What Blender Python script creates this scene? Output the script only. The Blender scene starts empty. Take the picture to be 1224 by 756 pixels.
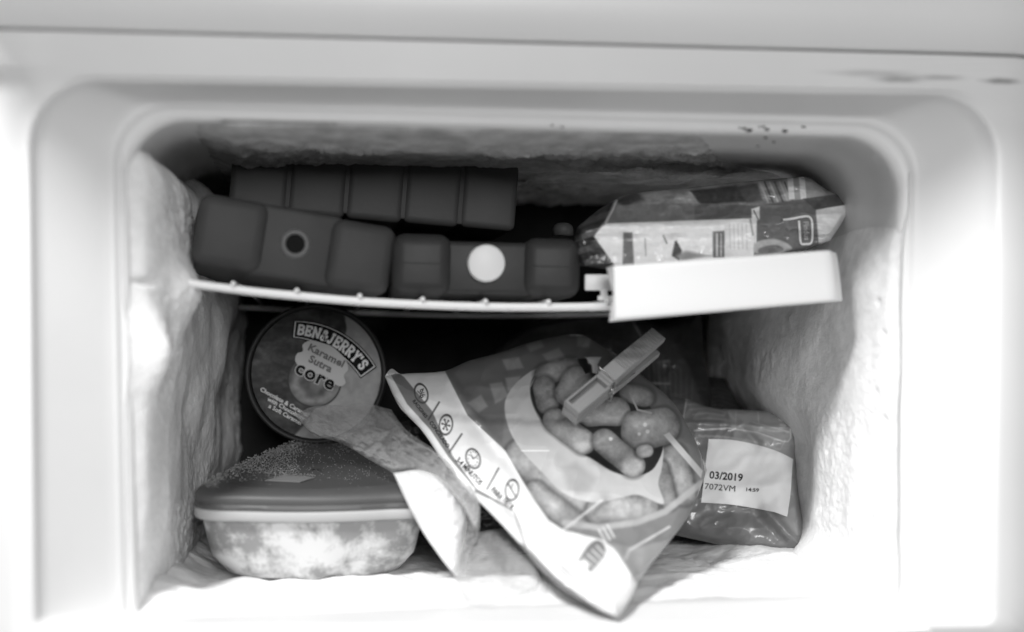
import bpy, bmesh, math, random
import numpy as np
from mathutils import Vector, Matrix

random.seed(7)
rng = np.random.default_rng(11)
scene = bpy.context.scene

# ------------------------------------------------------------------ camera, light, exposure
F = 1675.0                                   # focal length in pixels of a 1224 wide picture
CAM = np.array([-.0944, -.7201, .0027])
yaw, pit, rol = .1187, .0255, .001
_f = np.array([math.sin(yaw) * math.cos(pit), math.cos(yaw) * math.cos(pit), math.sin(pit)])
_r = np.array([math.cos(yaw), -math.sin(yaw), 0.0])
_u = np.cross(_r, _f)
R_, U_ = _r * math.cos(rol) + _u * math.sin(rol), -_r * math.sin(rol) + _u * math.cos(rol)
CM = np.array([R_, U_, _f])

cam = bpy.data.objects.new('camera', bpy.data.cameras.new('camera'))
scene.collection.objects.link(cam)
cam.matrix_world = Matrix(((R_[0], U_[0], -_f[0], CAM[0]), (R_[1], U_[1], -_f[1], CAM[1]),
                           (R_[2], U_[2], -_f[2], CAM[2]), (0, 0, 0, 1)))
cam.data.sensor_width = 36.0
cam.data.lens = F / 1224 * 36
cam.data.clip_start, cam.data.clip_end = .05, 50
cam.data.dof.use_dof = True
cam.data.dof.focus_distance = .855
cam.data.dof.aperture_fstop = 2.5
cam.data.dof.aperture_blades = 7
scene.camera = cam

world = bpy.data.worlds.new('World')
scene.world = world
world.use_nodes = True
bg = world.node_tree.nodes['Background']
bg.inputs[0].default_value = (1, 1, 1, 1)
bg.inputs[1].default_value = .14

lamp = bpy.data.objects.new('ceiling_lamp', bpy.data.lights.new('ceiling_lamp', 'AREA'))
scene.collection.objects.link(lamp)
lamp.data.shape = 'DISK'
lamp.data.size = .27
lamp.data.energy = 26
LDIR = Vector((.50, .66, -.80)).normalized()
lamp.location = Vector((0, .05, -.05)) - LDIR * 1.45
lamp.rotation_euler = LDIR.to_track_quat('-Z', 'Y').to_euler()

soft = bpy.data.objects.new('window_light', bpy.data.lights.new('window_light', 'AREA'))  # soft fill lamp added in front to lift rim, header and shelf
scene.collection.objects.link(soft)
soft.data.shape = 'DISK'
soft.data.size = .6
soft.data.energy = 20.5
SDIR = Vector((.0, .92, -.20)).normalized()
soft.location = Vector((0, .0, .03)) - SDIR * 2.0
soft.rotation_euler = SDIR.to_track_quat('-Z', 'Y').to_euler()

scene.view_settings.view_transform = 'Standard'
scene.view_settings.look = 'None'
scene.view_settings.exposure = 0.0
scene.view_settings.gamma = 1.0
scene.view_settings.use_curve_mapping = False
scene.cycles.max_bounces = 8
scene.cycles.diffuse_bounces = 2
scene.cycles.transparent_max_bounces = 12
scene.cycles.caustics_reflective = False
scene.cycles.caustics_refractive = False

# ------------------------------------------------------------------ helpers
def rays(px, py):
    px, py = np.asarray(px, float), np.asarray(py, float)
    d = np.stack([(px - 612) / F, (378 - py) / F, np.ones_like(px)], -1)
    return d @ CM

def at(px, py, Y):
    """world point on the sight line of a photo pixel, at depth Y (metres behind the freezer's rim)"""
    d = rays(px, py)
    return CAM + d * ((np.asarray(Y, float) - CAM[1]) / d[..., 1])[..., None]

def lin(v):
    v = np.asarray(v, float)
    return np.where(v <= .04045, v / 12.92, ((v + .055) / 1.055) ** 2.4)

def sstep(a, b, x):
    t = np.clip((np.asarray(x, float) - a) / (b - a), 0, 1)
    return t * t * (3 - 2 * t)

def _hash(i, j, k):
    n = (i * 374761393 + j * 668265263 + k * 1274126177) & 0xffffffff
    n = ((n ^ (n >> 13)) * 1274126177) & 0xffffffff
    return ((n ^ (n >> 16)) & 0xffff) / 65535.0

def vnoise(x, y, z):
    x, y, z = np.broadcast_arrays(np.asarray(x, float), np.asarray(y, float), np.asarray(z, float))
    i, j, k = np.floor(x).astype(np.int64), np.floor(y).astype(np.int64), np.floor(z).astype(np.int64)
    a, b, c = x - i, y - j, z - k
    a, b, c = a * a * (3 - 2 * a), b * b * (3 - 2 * b), c * c * (3 - 2 * c)
    r = 0
    for di in (0, 1):
        for dj in (0, 1):
            for dk in (0, 1):
                r = r + _hash(i + di, j + dj, k + dk) * (a if di else 1 - a) * (b if dj else 1 - b) * (c if dk else 1 - c)
    return r * 2 - 1

def fbm(x, y, z=0.0, octs=4, gain=.5):
    s, a, f = 0, 1.0, 1.0
    for o in range(octs):
        s = s + a * vnoise(np.asarray(x) * f + 17.3 * o, np.asarray(y) * f + 5.1 * o, np.asarray(z) * f + 9.7 * o)
        a *= gain; f *= 2.03
    return s

def ridge(x, y, z=0.0, octs=3):
    s, a, f = 0, 1.0, 1.0
    for o in range(octs):
        s = s + a * (1 - 2 * np.abs(vnoise(np.asarray(x) * f + 7.7 * o, np.asarray(y) * f + 3.3 * o, np.asarray(z) * f)))
        a *= .5; f *= 1.9
    return s

def mat(name, v, rough=.5, spec=.5, bump=0, bscale=200, vary=0, vscale=20, sss=0, coat=0, alpha=None, attr=None, trans=0):
    m = bpy.data.materials.new(name)
    m.use_nodes = True
    nt = m.node_tree
    p = nt.nodes['Principled BSDF']
    c = float(lin(v)) if v is not None else .5
    p.inputs['Base Color'].default_value = (c, c, c, 1)
    p.inputs['Roughness'].default_value = rough
    p.inputs['Specular IOR Level'].default_value = spec
    if sss:
        p.inputs['Subsurface Weight'].default_value = sss
        p.inputs['Subsurface Radius'].default_value = (.006, .006, .006)
        p.inputs['Subsurface Scale'].default_value = 1
    if coat:
        p.inputs['Coat Weight'].default_value = coat
        p.inputs['Coat Roughness'].default_value = .12
    tc = nt.nodes.new('ShaderNodeTexCoord')
    if attr:
        a = nt.nodes.new('ShaderNodeAttribute'); a.attribute_name = attr
        nt.links.new(a.outputs['Color'], p.inputs['Base Color'])
    elif vary:
        n = nt.nodes.new('ShaderNodeTexNoise'); n.inputs['Scale'].default_value = vscale; n.inputs['Detail'].default_value = 6
        rmp = nt.nodes.new('ShaderNodeMapRange')
        rmp.inputs['From Min'].default_value = .3; rmp.inputs['From Max'].default_value = .7
        rmp.inputs['To Min'].default_value = max(0, c * (1 - vary)); rmp.inputs['To Max'].default_value = min(1, c * (1 + vary))
        cc = nt.nodes.new('ShaderNodeCombineColor')
        nt.links.new(tc.outputs['Object'], n.inputs['Vector'])
        nt.links.new(n.outputs['Fac'], rmp.inputs['Value'])
        for s in range(3): nt.links.new(rmp.outputs[0], cc.inputs[s])
        nt.links.new(cc.outputs[0], p.inputs['Base Color'])
    if bump:
        n = nt.nodes.new('ShaderNodeTexNoise'); n.inputs['Scale'].default_value = bscale; n.inputs['Detail'].default_value = 5
        b = nt.nodes.new('ShaderNodeBump'); b.inputs['Strength'].default_value = bump; b.inputs['Distance'].default_value = .001
        nt.links.new(tc.outputs['Object'], n.inputs['Vector'])
        nt.links.new(n.outputs['Fac'], b.inputs['Height'])
        nt.links.new(b.outputs[0], p.inputs['Normal'])
    if alpha is not None:
        t = nt.nodes.new('ShaderNodeBsdfTransparent'); mx = nt.nodes.new('ShaderNodeMixShader')
        out = nt.nodes['Material Output']
        mx.inputs[0].default_value = alpha
        nt.links.new(t.outputs[0], mx.inputs[1]); nt.links.new(p.outputs[0], mx.inputs[2])
        nt.links.new(mx.outputs[0], out.inputs['Surface'])
    return m

def link(name, me, m, parent=None, smooth=True, autos=None):
    o = bpy.data.objects.new(name, me)
    scene.collection.objects.link(o)
    if m is not None: me.materials.append(m)
    if smooth: me.polygons.foreach_set('use_smooth', np.ones(len(me.polygons), dtype=bool))
    if autos is not None: me.set_sharp_from_angle(angle=autos)
    if parent is not None: o.parent = parent
    return o

def thing(name, label, cat, group=None):
    o = bpy.data.objects.new(name, None)
    scene.collection.objects.link(o)
    o['label'] = label; o['category'] = cat
    if group: o['group'] = group
    o.empty_display_size = .02
    return o

def grids(name, Ps, m, parent=None, cols=None, flips=None, wraps=None, smooth=True, autos=None):
    """one mesh object out of one or more point grids (n, m, 3)"""
    V, Q, Cc, base = [], [], [], 0
    for gi, P in enumerate(Ps):
        n, k = P.shape[:2]
        V.append(P.reshape(-1, 3))
        idx = np.arange(n * k).reshape(n, k) + base
        if wraps and wraps[gi]: idx = np.concatenate([idx, idx[:, :1]], 1)
        q = np.stack([idx[:-1, :-1], idx[:-1, 1:], idx[1:, 1:], idx[1:, :-1]], -1).reshape(-1, 4)
        if flips and flips[gi]: q = q[:, ::-1]
        Q.append(q); base += n * k
        if cols is not None: Cc.append(cols[gi].reshape(-1))
    V, Q = np.concatenate(V), np.concatenate(Q)
    me = bpy.data.meshes.new(name)
    me.vertices.add(len(V)); me.vertices.foreach_set('co', V.astype(np.float32).ravel())
    me.loops.add(Q.size); me.loops.foreach_set('vertex_index', Q.astype(np.int32).ravel())
    me.polygons.add(len(Q)); me.polygons.foreach_set('loop_start', (np.arange(len(Q)) * 4).astype(np.int32))
    me.update(calc_edges=True); me.validate()
    if cols is not None:
        c = lin(np.concatenate(Cc)); a = me.color_attributes.new('print', 'FLOAT_COLOR', 'POINT')
        a.data.foreach_set('color', np.stack([c, c, c, np.ones_like(c)], -1).astype(np.float32).ravel())
    return link(name, me, m, parent, smooth, autos)

def from_bm(name, bm, m, parent=None, smooth=True, autos=math.radians(35)):
    me = bpy.data.meshes.new(name)
    bmesh.ops.recalc_face_normals(bm, faces=bm.faces[:])
    bm.to_mesh(me); bm.free()
    return link(name, me, m, parent, smooth, autos)

def add_box(bm, c, s, bev=0, seg=3, mtx=None, taper=None):
    t = bmesh.new()
    bmesh.ops.create_cube(t, size=1)
    for v in t.verts:
        v.co = Vector((v.co.x * s[0], v.co.y * s[1], v.co.z * s[2]))
        if taper: v.co = taper(v.co)
    if bev: bmesh.ops.bevel(t, geom=t.edges[:] , offset=bev, segments=seg, affect='EDGES', profile=.5)
    M = Matrix.Translation(Vector(c))
    if mtx is not None: M = mtx @ M
    bmesh.ops.transform(t, matrix=M, verts=t.verts)
    me = bpy.data.meshes.new('tmp'); t.to_mesh(me); t.free(); bm.from_mesh(me); bpy.data.meshes.remove(me)

def tube_grid(path, r, n=10):
    path = np.asarray(path, float)
    T = np.gradient(path, axis=0); T /= np.linalg.norm(T, axis=1)[:, None]
    up = np.array([0, 0, 1.0]) if abs(T[0][2]) < .9 else np.array([1.0, 0, 0])
    A = np.cross(T, up); A /= np.linalg.norm(A, axis=1)[:, None]; B = np.cross(T, A)
    th = np.linspace(0, 2 * math.pi, n, endpoint=False)
    r = np.broadcast_to(np.asarray(r, float), (len(path),))
    P = path[:, None] + r[:, None, None] * (np.cos(th)[None, :, None] * A[:, None] + np.sin(th)[None, :, None] * B[:, None])
    c0, c1 = np.repeat(path[:1, None], n, 1), np.repeat(path[-1:, None], n, 1)
    return np.concatenate([c0, P, c1])

def lathe(profile, n=64):
    """profile (r, h) pairs -> grid turned about local Z"""
    pr = np.asarray(profile, float); th = np.linspace(0, 2 * math.pi, n, endpoint=False)
    return np.stack([pr[:, :1] * np.cos(th), pr[:, :1] * np.sin(th), np.repeat(pr[:, 1:], n, 1)], -1)

def xf(P, M):
    M = np.array(M)
    return P @ M[:3, :3].T + M[:3, 3]

def catmull(pts, n=12, closed=False):
    p = np.asarray(pts, float)
    q = np.concatenate([p[-1:], p, p[:2]]) if closed else np.concatenate([2 * p[:1] - p[1:2], p, 2 * p[-1:] - p[-2:-1]])
    out = []
    for i in range(len(q) - 3):
        t = np.linspace(0, 1, n, endpoint=False)[:, None]
        a, b, c, d = q[i:i + 4]
        out.append(.5 * (2 * b + (c - a) * t + (2 * a - 5 * b + 4 * c - d) * t ** 2 + (3 * b - a - 3 * c + d) * t ** 3))
    out = np.concatenate(out)
    return out if closed else np.concatenate([out, p[-1:]])

def resample(pl, t):
    pl = np.asarray(pl, float)
    s = np.concatenate([[0], np.cumsum(np.linalg.norm(np.diff(pl, axis=0), axis=1))]); s /= s[-1]
    return np.stack([np.interp(t, s, pl[:, k]) for k in range(pl.shape[1])], -1)

def seg_dist(x, y, a, b):
    dx, dy = b[0] - a[0], b[1] - a[1]
    t = np.clip(((x - a[0]) * dx + (y - a[1]) * dy) / (dx * dx + dy * dy + 1e-12), 0, 1)
    return np.hypot(x - a[0] - t * dx, y - a[1] - t * dy), t

def sd_poly(x, y, poly):
    """signed distance, positive inside"""
    poly = np.asarray(poly, float)
    d = np.full(np.shape(x), 1e9); ins = np.zeros(np.shape(x), bool)
    for a, b in zip(poly, np.roll(poly, -1, 0)):
        d = np.minimum(d, seg_dist(x, y, a, b)[0])
        if a[1] != b[1]:
            ins ^= ((a[1] > y) != (b[1] > y)) & (x < (b[0] - a[0]) * (y - a[1]) / (b[1] - a[1]) + a[0])
    return np.where(ins, d, -d)

class Paint:
    """layers of printed tone over photo coordinates of a wrapper"""
    def __init__(s, x, y, base): s.x, s.y = x, y; s.c = np.zeros_like(x) + base
    def mix(s, m, v): s.c = s.c * (1 - m) + v * m
    def box(s, pts, pad):
        q = np.asarray(pts, float); a, b = q.min(0) - pad, q.max(0) + pad
        return np.nonzero((s.x > a[0]) & (s.x < b[0]) & (s.y > a[1]) & (s.y < b[1]))
    def lay(s, k, m, v): s.c[k] = s.c[k] * (1 - m) + v * m
    def poly(s, pts, v, soft=1.0, smooth=False, a=1.0):
        if smooth: pts = catmull(pts, 6, True)
        k = s.box(pts, soft + 1)
        if len(k[0]): s.lay(k, a * sstep(-soft, soft, sd_poly(s.x[k], s.y[k], pts)), v)
    def line(s, pts, w, v, soft=.7, a=1.0):
        k = s.box(pts, w / 2 + soft + 1)
        X, Y = s.x[k], s.y[k]; d = np.full(X.shape, 1e9)
        if not len(X): return
        for p, q in zip(pts[:-1], pts[1:]): d = np.minimum(d, seg_dist(X, Y, p, q)[0])
        s.lay(k, a * (1 - sstep(w / 2 - soft, w / 2 + soft, d)), v)
    def ring(s, c, rx, ry, ang, w, v):
        ca, sa = math.cos(ang), math.sin(ang); X, Y = s.x - c[0], s.y - c[1]
        u, t = (X * ca + Y * sa) / rx, (-X * sa + Y * ca) / ry
        d = np.abs(np.hypot(u, t) - 1) * min(rx, ry)
        s.mix(1 - sstep(w / 2 - .6, w / 2 + .6, d), v)
    def capsule(s, a, b, r, v, lite=None, tip=None, seed=0):
        k = s.box([a, b], r + 7)
        X, Y = s.x[k], s.y[k]
        d, t = seg_dist(X, Y, a, b)
        r = r * (1 + .07 * vnoise(X / 16 + seed * 3, Y / 16, seed))
        e = d / r
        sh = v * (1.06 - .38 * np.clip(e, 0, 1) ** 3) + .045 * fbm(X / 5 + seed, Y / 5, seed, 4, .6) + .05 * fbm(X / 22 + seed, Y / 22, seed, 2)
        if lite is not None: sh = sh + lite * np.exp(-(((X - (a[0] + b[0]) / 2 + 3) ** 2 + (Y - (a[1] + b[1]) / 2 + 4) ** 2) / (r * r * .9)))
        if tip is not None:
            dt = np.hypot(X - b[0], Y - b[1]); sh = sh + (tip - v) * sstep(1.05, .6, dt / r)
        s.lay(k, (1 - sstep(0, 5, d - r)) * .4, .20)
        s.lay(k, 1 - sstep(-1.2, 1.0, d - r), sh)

class Surf:
    """front skin of a soft pack: a tilted plane through three anchors, domed towards the viewer, creased"""
    def __init__(s, anchors, outline, T=.012, w=40, wrinkle=None, Tb=None):
        A = np.array([[x, y, 1] for x, y, _ in anchors], float)
        s.k = np.linalg.solve(A, np.array([a[2] for a in anchors], float))
        s.out = resample(np.concatenate([outline, outline[:1]]), np.linspace(0, 1, 44))[:-1] if outline is not None else None
        s.T, s.w, s.wr, s.Tb = T, w, wrinkle, (T if Tb is None else Tb)
    def plane(s, x, y): return s.k[0] * x + s.k[1] * y + s.k[2]
    def prof(s, x, y):
        if s.out is None: return np.ones(np.shape(x))
        e = np.clip(sd_poly(x, y, s.out) / s.w, 0, 1)
        return np.sqrt(np.clip(1 - (1 - e) ** 2, 0, 1))
    def Y(s, x, y):
        x, y = np.asarray(x, float), np.asarray(y, float)
        p = s.prof(x, y)
        r = s.plane(x, y) - s.T * p
        if s.wr is not None: r = r - s.wr(x, y) * np.clip(p * 1.6, 0, 1)
        return r
    def back(s, x, y): return s.plane(x, y) + s.Tb * s.prof(x, y)

def coons(top, right, bottom, left, nu, nv, edge=True):
    """four boundary polylines: top & bottom left->right, left & right top->bottom"""
    def sp(n):
        t = np.linspace(0, 1, n)
        return .6 * t + .4 * (.5 - .5 * np.cos(math.pi * t)) if edge else t
    u, v = sp(nu), sp(nv)
    c0, c1, d0, d1 = resample(top, u), resample(bottom, u), resample(left, v), resample(right, v)
    U, V = u[None, :, None], v[:, None, None]
    return ((1 - V) * c0[None] + V * c1[None] + (1 - U) * d0[:, None] + U * d1[:, None]
            - ((1 - U) * (1 - V) * c0[0] + U * (1 - V) * c0[-1] + (1 - U) * V * c1[0] + U * V * c1[-1]))

def pillow(name, surf, G, m, parent, paint=None, backval=.6):
    x, y = G[..., 0], G[..., 1]
    Pf = at(x, y, surf.Y(x, y))
    Gb = G[::4, ::4] if (G.shape[0] % 4 == 1 and G.shape[1] % 4 == 1) else G
    Pb = at(Gb[..., 0], Gb[..., 1], surf.back(Gb[..., 0], Gb[..., 1]))
    cols = None
    if paint is not None: cols = [paint, np.zeros(Gb.shape[:2]) + backval]
    return grids(name, [Pf, Pb], m, parent, cols, flips=[False, True])

def decal(name, polys, surf, m, parent, off=.0004, step=10):
    """flat print lying on a wrapper: polygons in photo coordinates, cut finely and laid on the surface"""
    bm = bmesh.new()
    for poly in polys:
        f = bm.faces.new([bm.verts.new((float(p[0]), float(p[1]), 0)) for p in poly])
    if step:
        xs = [v.co.x for v in bm.verts]; ys = [v.co.y for v in bm.verts]
        for k in np.arange(min(xs) + step / 2, max(xs), step):
            bmesh.ops.bisect_plane(bm, geom=bm.verts[:] + bm.edges[:] + bm.faces[:], plane_co=(k, 0, 0), plane_no=(1, 0, 0))
        for k in np.arange(min(ys) + step / 2, max(ys), step):
            bmesh.ops.bisect_plane(bm, geom=bm.verts[:] + bm.edges[:] + bm.faces[:], plane_co=(0, k, 0), plane_no=(0, 1, 0))
        bmesh.ops.triangulate(bm, faces=[f for f in bm.faces if len(f.verts) > 4])
    c = np.array([v.co[:2] for v in bm.verts])
    P = at(c[:, 0], c[:, 1], surf.Y(c[:, 0], c[:, 1]) - off)
    for v, p in zip(bm.verts, P): v.co = Vector(p)
    me = bpy.data.meshes.new(name); bm.to_mesh(me); bm.free()
    return link(name, me, m, parent, True)

def text_mesh(s, bold=0.0, spacing=1.0):
    cu = bpy.data.curves.new('t', 'FONT'); cu.body = s; cu.align_x = 'CENTER'; cu.align_y = 'CENTER'
    cu.offset = bold; cu.space_character = spacing; cu.resolution_u = 3
    o = bpy.data.objects.new('t', cu); scene.collection.objects.link(o)
    dg = bpy.context.evaluated_depsgraph_get()
    me = bpy.data.meshes.new_from_object(o.evaluated_get(dg))
    bpy.data.objects.remove(o); bpy.data.curves.remove(cu)
    return me

def text(s, cx, cy, size, ang, surf, m, parent, bold=0.0, off=.0005, sx=1.0, name='lettering', spacing=1.0, arc=None):
    """lettering of a given pixel height laid on a surface; ang clockwise in the picture"""
    me = text_mesh(s, bold, spacing)
    n = len(me.vertices); co = np.zeros(n * 3, np.float32); me.vertices.foreach_get('co', co)
    co = co.reshape(-1, 3); k = size / .7
    a = math.radians(ang); X, Y = co[:, 0] * k * sx, -co[:, 1] * k
    x, y = cx + X * math.cos(a) - Y * math.sin(a), cy + X * math.sin(a) + Y * math.cos(a)
    P = at(x, y, surf.Y(x, y) - off)
    me.vertices.foreach_set('co', P.astype(np.float32).ravel()); me.update(); me.name = name
    return link(name, me, m, parent, False)

# ------------------------------------------------------------------ materials
M = {}
M['enamel'] = mat('white_enamel', .90, .35, .4, bump=.04, bscale=60, vary=.02, vscale=9)
M['liner'] = mat('white_liner', .89, .4, .4, bump=.03, bscale=50, vary=.03, vscale=12)
M['dark_back'] = mat('shade_dark_back_wall', .16, .9, .1, bump=.5, bscale=120, vary=.4, vscale=30)  # near-black tone stands in for the deep shade at the cavity's back
M['frost'] = mat('frost', .95, .95, .1, bump=.5, bscale=700, vary=.08, vscale=140, sss=.5)
M['frost_shaded'] = mat('shaded_frost', .74, .95, .1, bump=.8, bscale=500, vary=.28, vscale=70)  # ceiling copy of the frost, shade put in as darker mottled colour
M['frost2'] = mat('frost_floor', .96, .95, .1, bump=.4, bscale=700)
M['seam'] = mat('dark_joint', .22, .8, .2)
M['dirt'] = mat('dirt', .10, .9, .1)
M['white_plastic'] = mat('white_plastic', .93, .45, .35, bump=.05, bscale=300)
M['wire'] = mat('white_coated_wire', .92, .4, .4)
M['pack'] = mat('dark_pack_plastic', .28, .55, .3, bump=.12, bscale=250, vary=.08, vscale=40)
M['pack_light'] = mat('dark_pack_plastic_frosted', .265, .6, .3, bump=.15, bscale=250, vary=.1, vscale=40)
M['pack_dark'] = mat('dark_pack_plastic_deep', .22, .5, .3, bump=.12, bscale=250, vary=.1, vscale=30)
M['black'] = mat('black', .03, .7, .2)
M['cap'] = mat('white_cap', .95, .4, .4)
M['print'] = mat('printed_film', None, .34, .5, bump=.08, bscale=90, attr='print', coat=.35)
M['card'] = mat('printed_card', None, .55, .3, bump=.05, bscale=300, attr='print')
M['tub_side'] = mat('tub_card', .12, .6, .3, vary=.2, vscale=40)
M['ink'] = mat('dark_ink', .16, .6, .2)
M['ink_mid'] = mat('grey_ink', .42, .6, .2)
M['ink_pale'] = mat('pale_ink', .74, .6, .2)
M['white_print'] = mat('white_print', .92, .55, .25)
M['lid'] = mat('grey_lid', .33, .45, .4, bump=.06, bscale=200, vary=.06, vscale=40)
M['tub_rim'] = mat('pale_tub_rim', .70, .4, .4)
def film_mat(name, lo, hi, v):
    m = mat(name, v, .09, 1.0, bump=.3, bscale=110, alpha=.4)
    nt = m.node_tree; lw = nt.nodes.new('ShaderNodeLayerWeight'); lw.inputs[0].default_value = .45
    mr = nt.nodes.new('ShaderNodeMapRange'); mr.inputs['To Min'].default_value = lo; mr.inputs['To Max'].default_value = hi
    mx = [n for n in nt.nodes if n.type == 'MIX_SHADER'][0]
    nt.links.new(lw.outputs['Facing'], mr.inputs['Value']); nt.links.new(mr.outputs[0], mx.inputs[0])
    return m
M['film'] = film_mat('clear_film', .13, .55, .84)
M['film_thin'] = film_mat('thin_clear_film', .07, .45, .9)
M['packet'] = mat('white_packet', .92, .35, .4, bump=.25, bscale=90, vary=.05, vscale=60)
M['dark_film'] = mat('dark_film', .17, .28, .5, bump=.3, bscale=50, vary=.5, vscale=18)
M['peg'] = mat('grey_peg_plastic', .50, .45, .4, bump=.05, bscale=300)
M['steel'] = mat('peg_steel', .6, .3, .6)
M['steel'].node_tree.nodes['Principled BSDF'].inputs['Metallic'].default_value = 1

def contents_mat():
    m = mat('frosted_tub_plastic', .8, .38, .4)
    nt = m.node_tree; p = nt.nodes['Principled BSDF']; tc = [n for n in nt.nodes if n.type == 'TEX_COORD'][0]
    n1 = nt.nodes.new('ShaderNodeTexNoise'); n1.inputs['Scale'].default_value = 34; n1.inputs['Detail'].default_value = 8; n1.inputs['Roughness'].default_value = .66
    n1.inputs['Distortion'].default_value = .15
    r = nt.nodes.new('ShaderNodeValToRGB'); e = r.color_ramp.elements
    e[0].position = .42; e[0].color = (.27, .27, .27, 1); e[1].position = .54; e[1].color = (.66, .66, .66, 1)
    k = e.new(.47); k.color = (.46, .46, .46, 1)
    nt.links.new(tc.outputs['Object'], n1.inputs['Vector']); nt.links.new(n1.outputs['Fac'], r.inputs[0])
    nt.links.new(r.outputs[0], p.inputs['Base Color'])
    return m
M['tub'] = contents_mat()

def stains(m, spots):
    nt = m.node_tree; p = nt.nodes['Principled BSDF']
    tc = [n for n in nt.nodes if n.type == 'TEX_COORD'][0]
    src = p.inputs['Base Color'].links[0].from_socket
    for (c, sc, amt) in spots:
        mp = nt.nodes.new('ShaderNodeMapping'); mp.vector_type = 'POINT'
        mp.inputs['Scale'].default_value = [1 / k for k in sc]; mp.inputs['Location'].default_value = [-a / k for a, k in zip(c, sc)]
        nz = nt.nodes.new('ShaderNodeTexNoise'); nz.inputs['Scale'].default_value = 1.6; nz.inputs['Detail'].default_value = 3
        ad = nt.nodes.new('ShaderNodeVectorMath'); ad.operation = 'MULTIPLY_ADD'
        ad.inputs[1].default_value = (1.2, 1.2, 1.2)
        ln = nt.nodes.new('ShaderNodeVectorMath'); ln.operation = 'LENGTH'
        mr = nt.nodes.new('ShaderNodeMapRange'); mr.inputs['From Min'].default_value = 1.5; mr.inputs['From Max'].default_value = .3
        mr.inputs['To Min'].default_value = 0; mr.inputs['To Max'].default_value = amt
        mx = nt.nodes.new('ShaderNodeMix'); mx.data_type = 'RGBA'
        nt.links.new(tc.outputs['Object'], mp.inputs[0]); nt.links.new(mp.outputs[0], nz.inputs['Vector'])
        nt.links.new(nz.outputs['Color'], ad.inputs[0]); nt.links.new(mp.outputs[0], ad.inputs[2])
        sb_ = nt.nodes.new('ShaderNodeVectorMath'); sb_.operation = 'SUBTRACT'; sb_.inputs[1].default_value = (.6, .6, .6)
        nt.links.new(ad.outputs[0], sb_.inputs[0]); nt.links.new(sb_.outputs[0], ln.inputs[0]); nt.links.new(ln.outputs['Value'], mr.inputs['Value'])
        nt.links.new(mr.outputs[0], mx.inputs[0]); nt.links.new(src, mx.inputs[6]); mx.inputs[7].default_value = (.12, .12, .12, 1)
        src = mx.outputs[2]
    nt.links.new(src, p.inputs['Base Color'])
def wp(px, py): return [float(v) for v in at(px, py, -.041)]
stains(M['liner'], [(wp(1052, 83), (.022, .05, .0016), .35), (wp(1085, 90), (.012, .05, .0016), .6), (wp(1135, 88), (.012, .05, .0012), .5), (wp(1210, 92), (.010, .05, .0014), .8)])

# ------------------------------------------------------------------ the freezer
freezer = thing('freezer', 'white frosted freezer compartment with a moulded rim and rounded corners', 'freezer')

RIM = [at(128, 118, 0), at(1100, 143, 0), at(1092, 711, 0), at(140, 741, 0)]          # TL TR BR BL
LIPY = -.028
LIP = [at(30, 90, LIPY), at(1197, 110, LIPY), at(1192, 749, LIPY), at(38, 757, LIPY)]

def xz(c): return np.array([[p[0], p[2]] for p in c])
def inset(c, l, t, r, b):
    c = xz(c) if np.shape(c)[1] == 3 else np.array(c)
    return c + np.array([[l, -t], [-r, -t], [-r, b], [l, b]])

def loop(c, rad, Y, n=14, side=26):
    """rounded quad (TL TR BR BL) in the XZ plane"""
    pts = []
    for i in range(4):
        p, a, b = c[i], c[i - 1], c[(i + 1) % 4]
        da, db = (a - p) / np.linalg.norm(a - p), (b - p) / np.linalg.norm(b - p)
        r = rad[i]
        t = np.linspace(0, math.pi / 2, n)
        arc = p + r * (da[None] * (1 - np.sin(t))[:, None] + db[None] * (1 - np.cos(t))[:, None])
        pts.append(arc)
        nxt = c[(i + 1) % 4]; dn = (b - p) / np.linalg.norm(b - p)
        s0, s1 = arc[-1], nxt - dn * rad[(i + 1) % 4]
        pts.append(s0 + (s1 - s0) * np.linspace(0, 1, side + 2)[1:-1, None])
    q = np.concatenate(pts)
    y = np.full(len(q), Y) if np.isscalar(Y) else Y(q)
    return np.stack([q[:, 0], y, q[:, 1]], -1)

lipc, rimc = xz(LIP), xz(RIM)
R_lip, R_rim = [.034, .036, .008, .006], [.030, .031, .004, .005]
seamL, seamR = at(-60, 33.5, -.0318), at(1290, 69, -.0318)
outc = np.array([[-.40, seamL[2] - .0004], [.40, seamR[2] - .0004], [.40, -.26], [-.40, -.26]])
xl, xr, zt = lipc[0][0], lipc[1][0], lipc[0][1]
def frontY(q):
    dl, dr, dt = np.maximum(0, xl - q[:, 0]), np.maximum(0, q[:, 0] - xr), np.maximum(0, q[:, 1] - zt + .004)
    dle = np.maximum(0, dl - 1.1 * dt)
    db = np.maximum(0, lipc[2][1] - q[:, 1])
    return LIPY + .75 * dle + .55 * dr * dr / (dr + .02) - .16 * dt + .3 * db
stages = []
for t in np.linspace(1, 0, 16)[:-1]:
    t2 = t ** 1.6
    stages.append(loop(lipc * (1 - t2) + outc * t2, [r * (1 - t2) + .0005 for r in R_lip], frontY))
stages += [loop(inset(LIP, *[d] * 4), [max(.001, r - d * .3) for r in R_lip], Y) for d, Y in
           ((0, LIPY), (.0008, LIPY + .0003), (.0017, LIPY + .0010), (.0023, LIPY + .0021), (.0027, LIPY + .0036))]
fl0, fl1 = inset(LIP, *[.0027] * 4), rimc
for t in np.linspace(0, 1, 8)[1:]:
    stages.append(loop(fl0 * (1 - t) + fl1 * t, [a * (1 - t) + b * t for a, b in zip(R_lip, R_rim)], LIPY + .0036 + t * (-.0008 - LIPY - .0036)))
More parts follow.
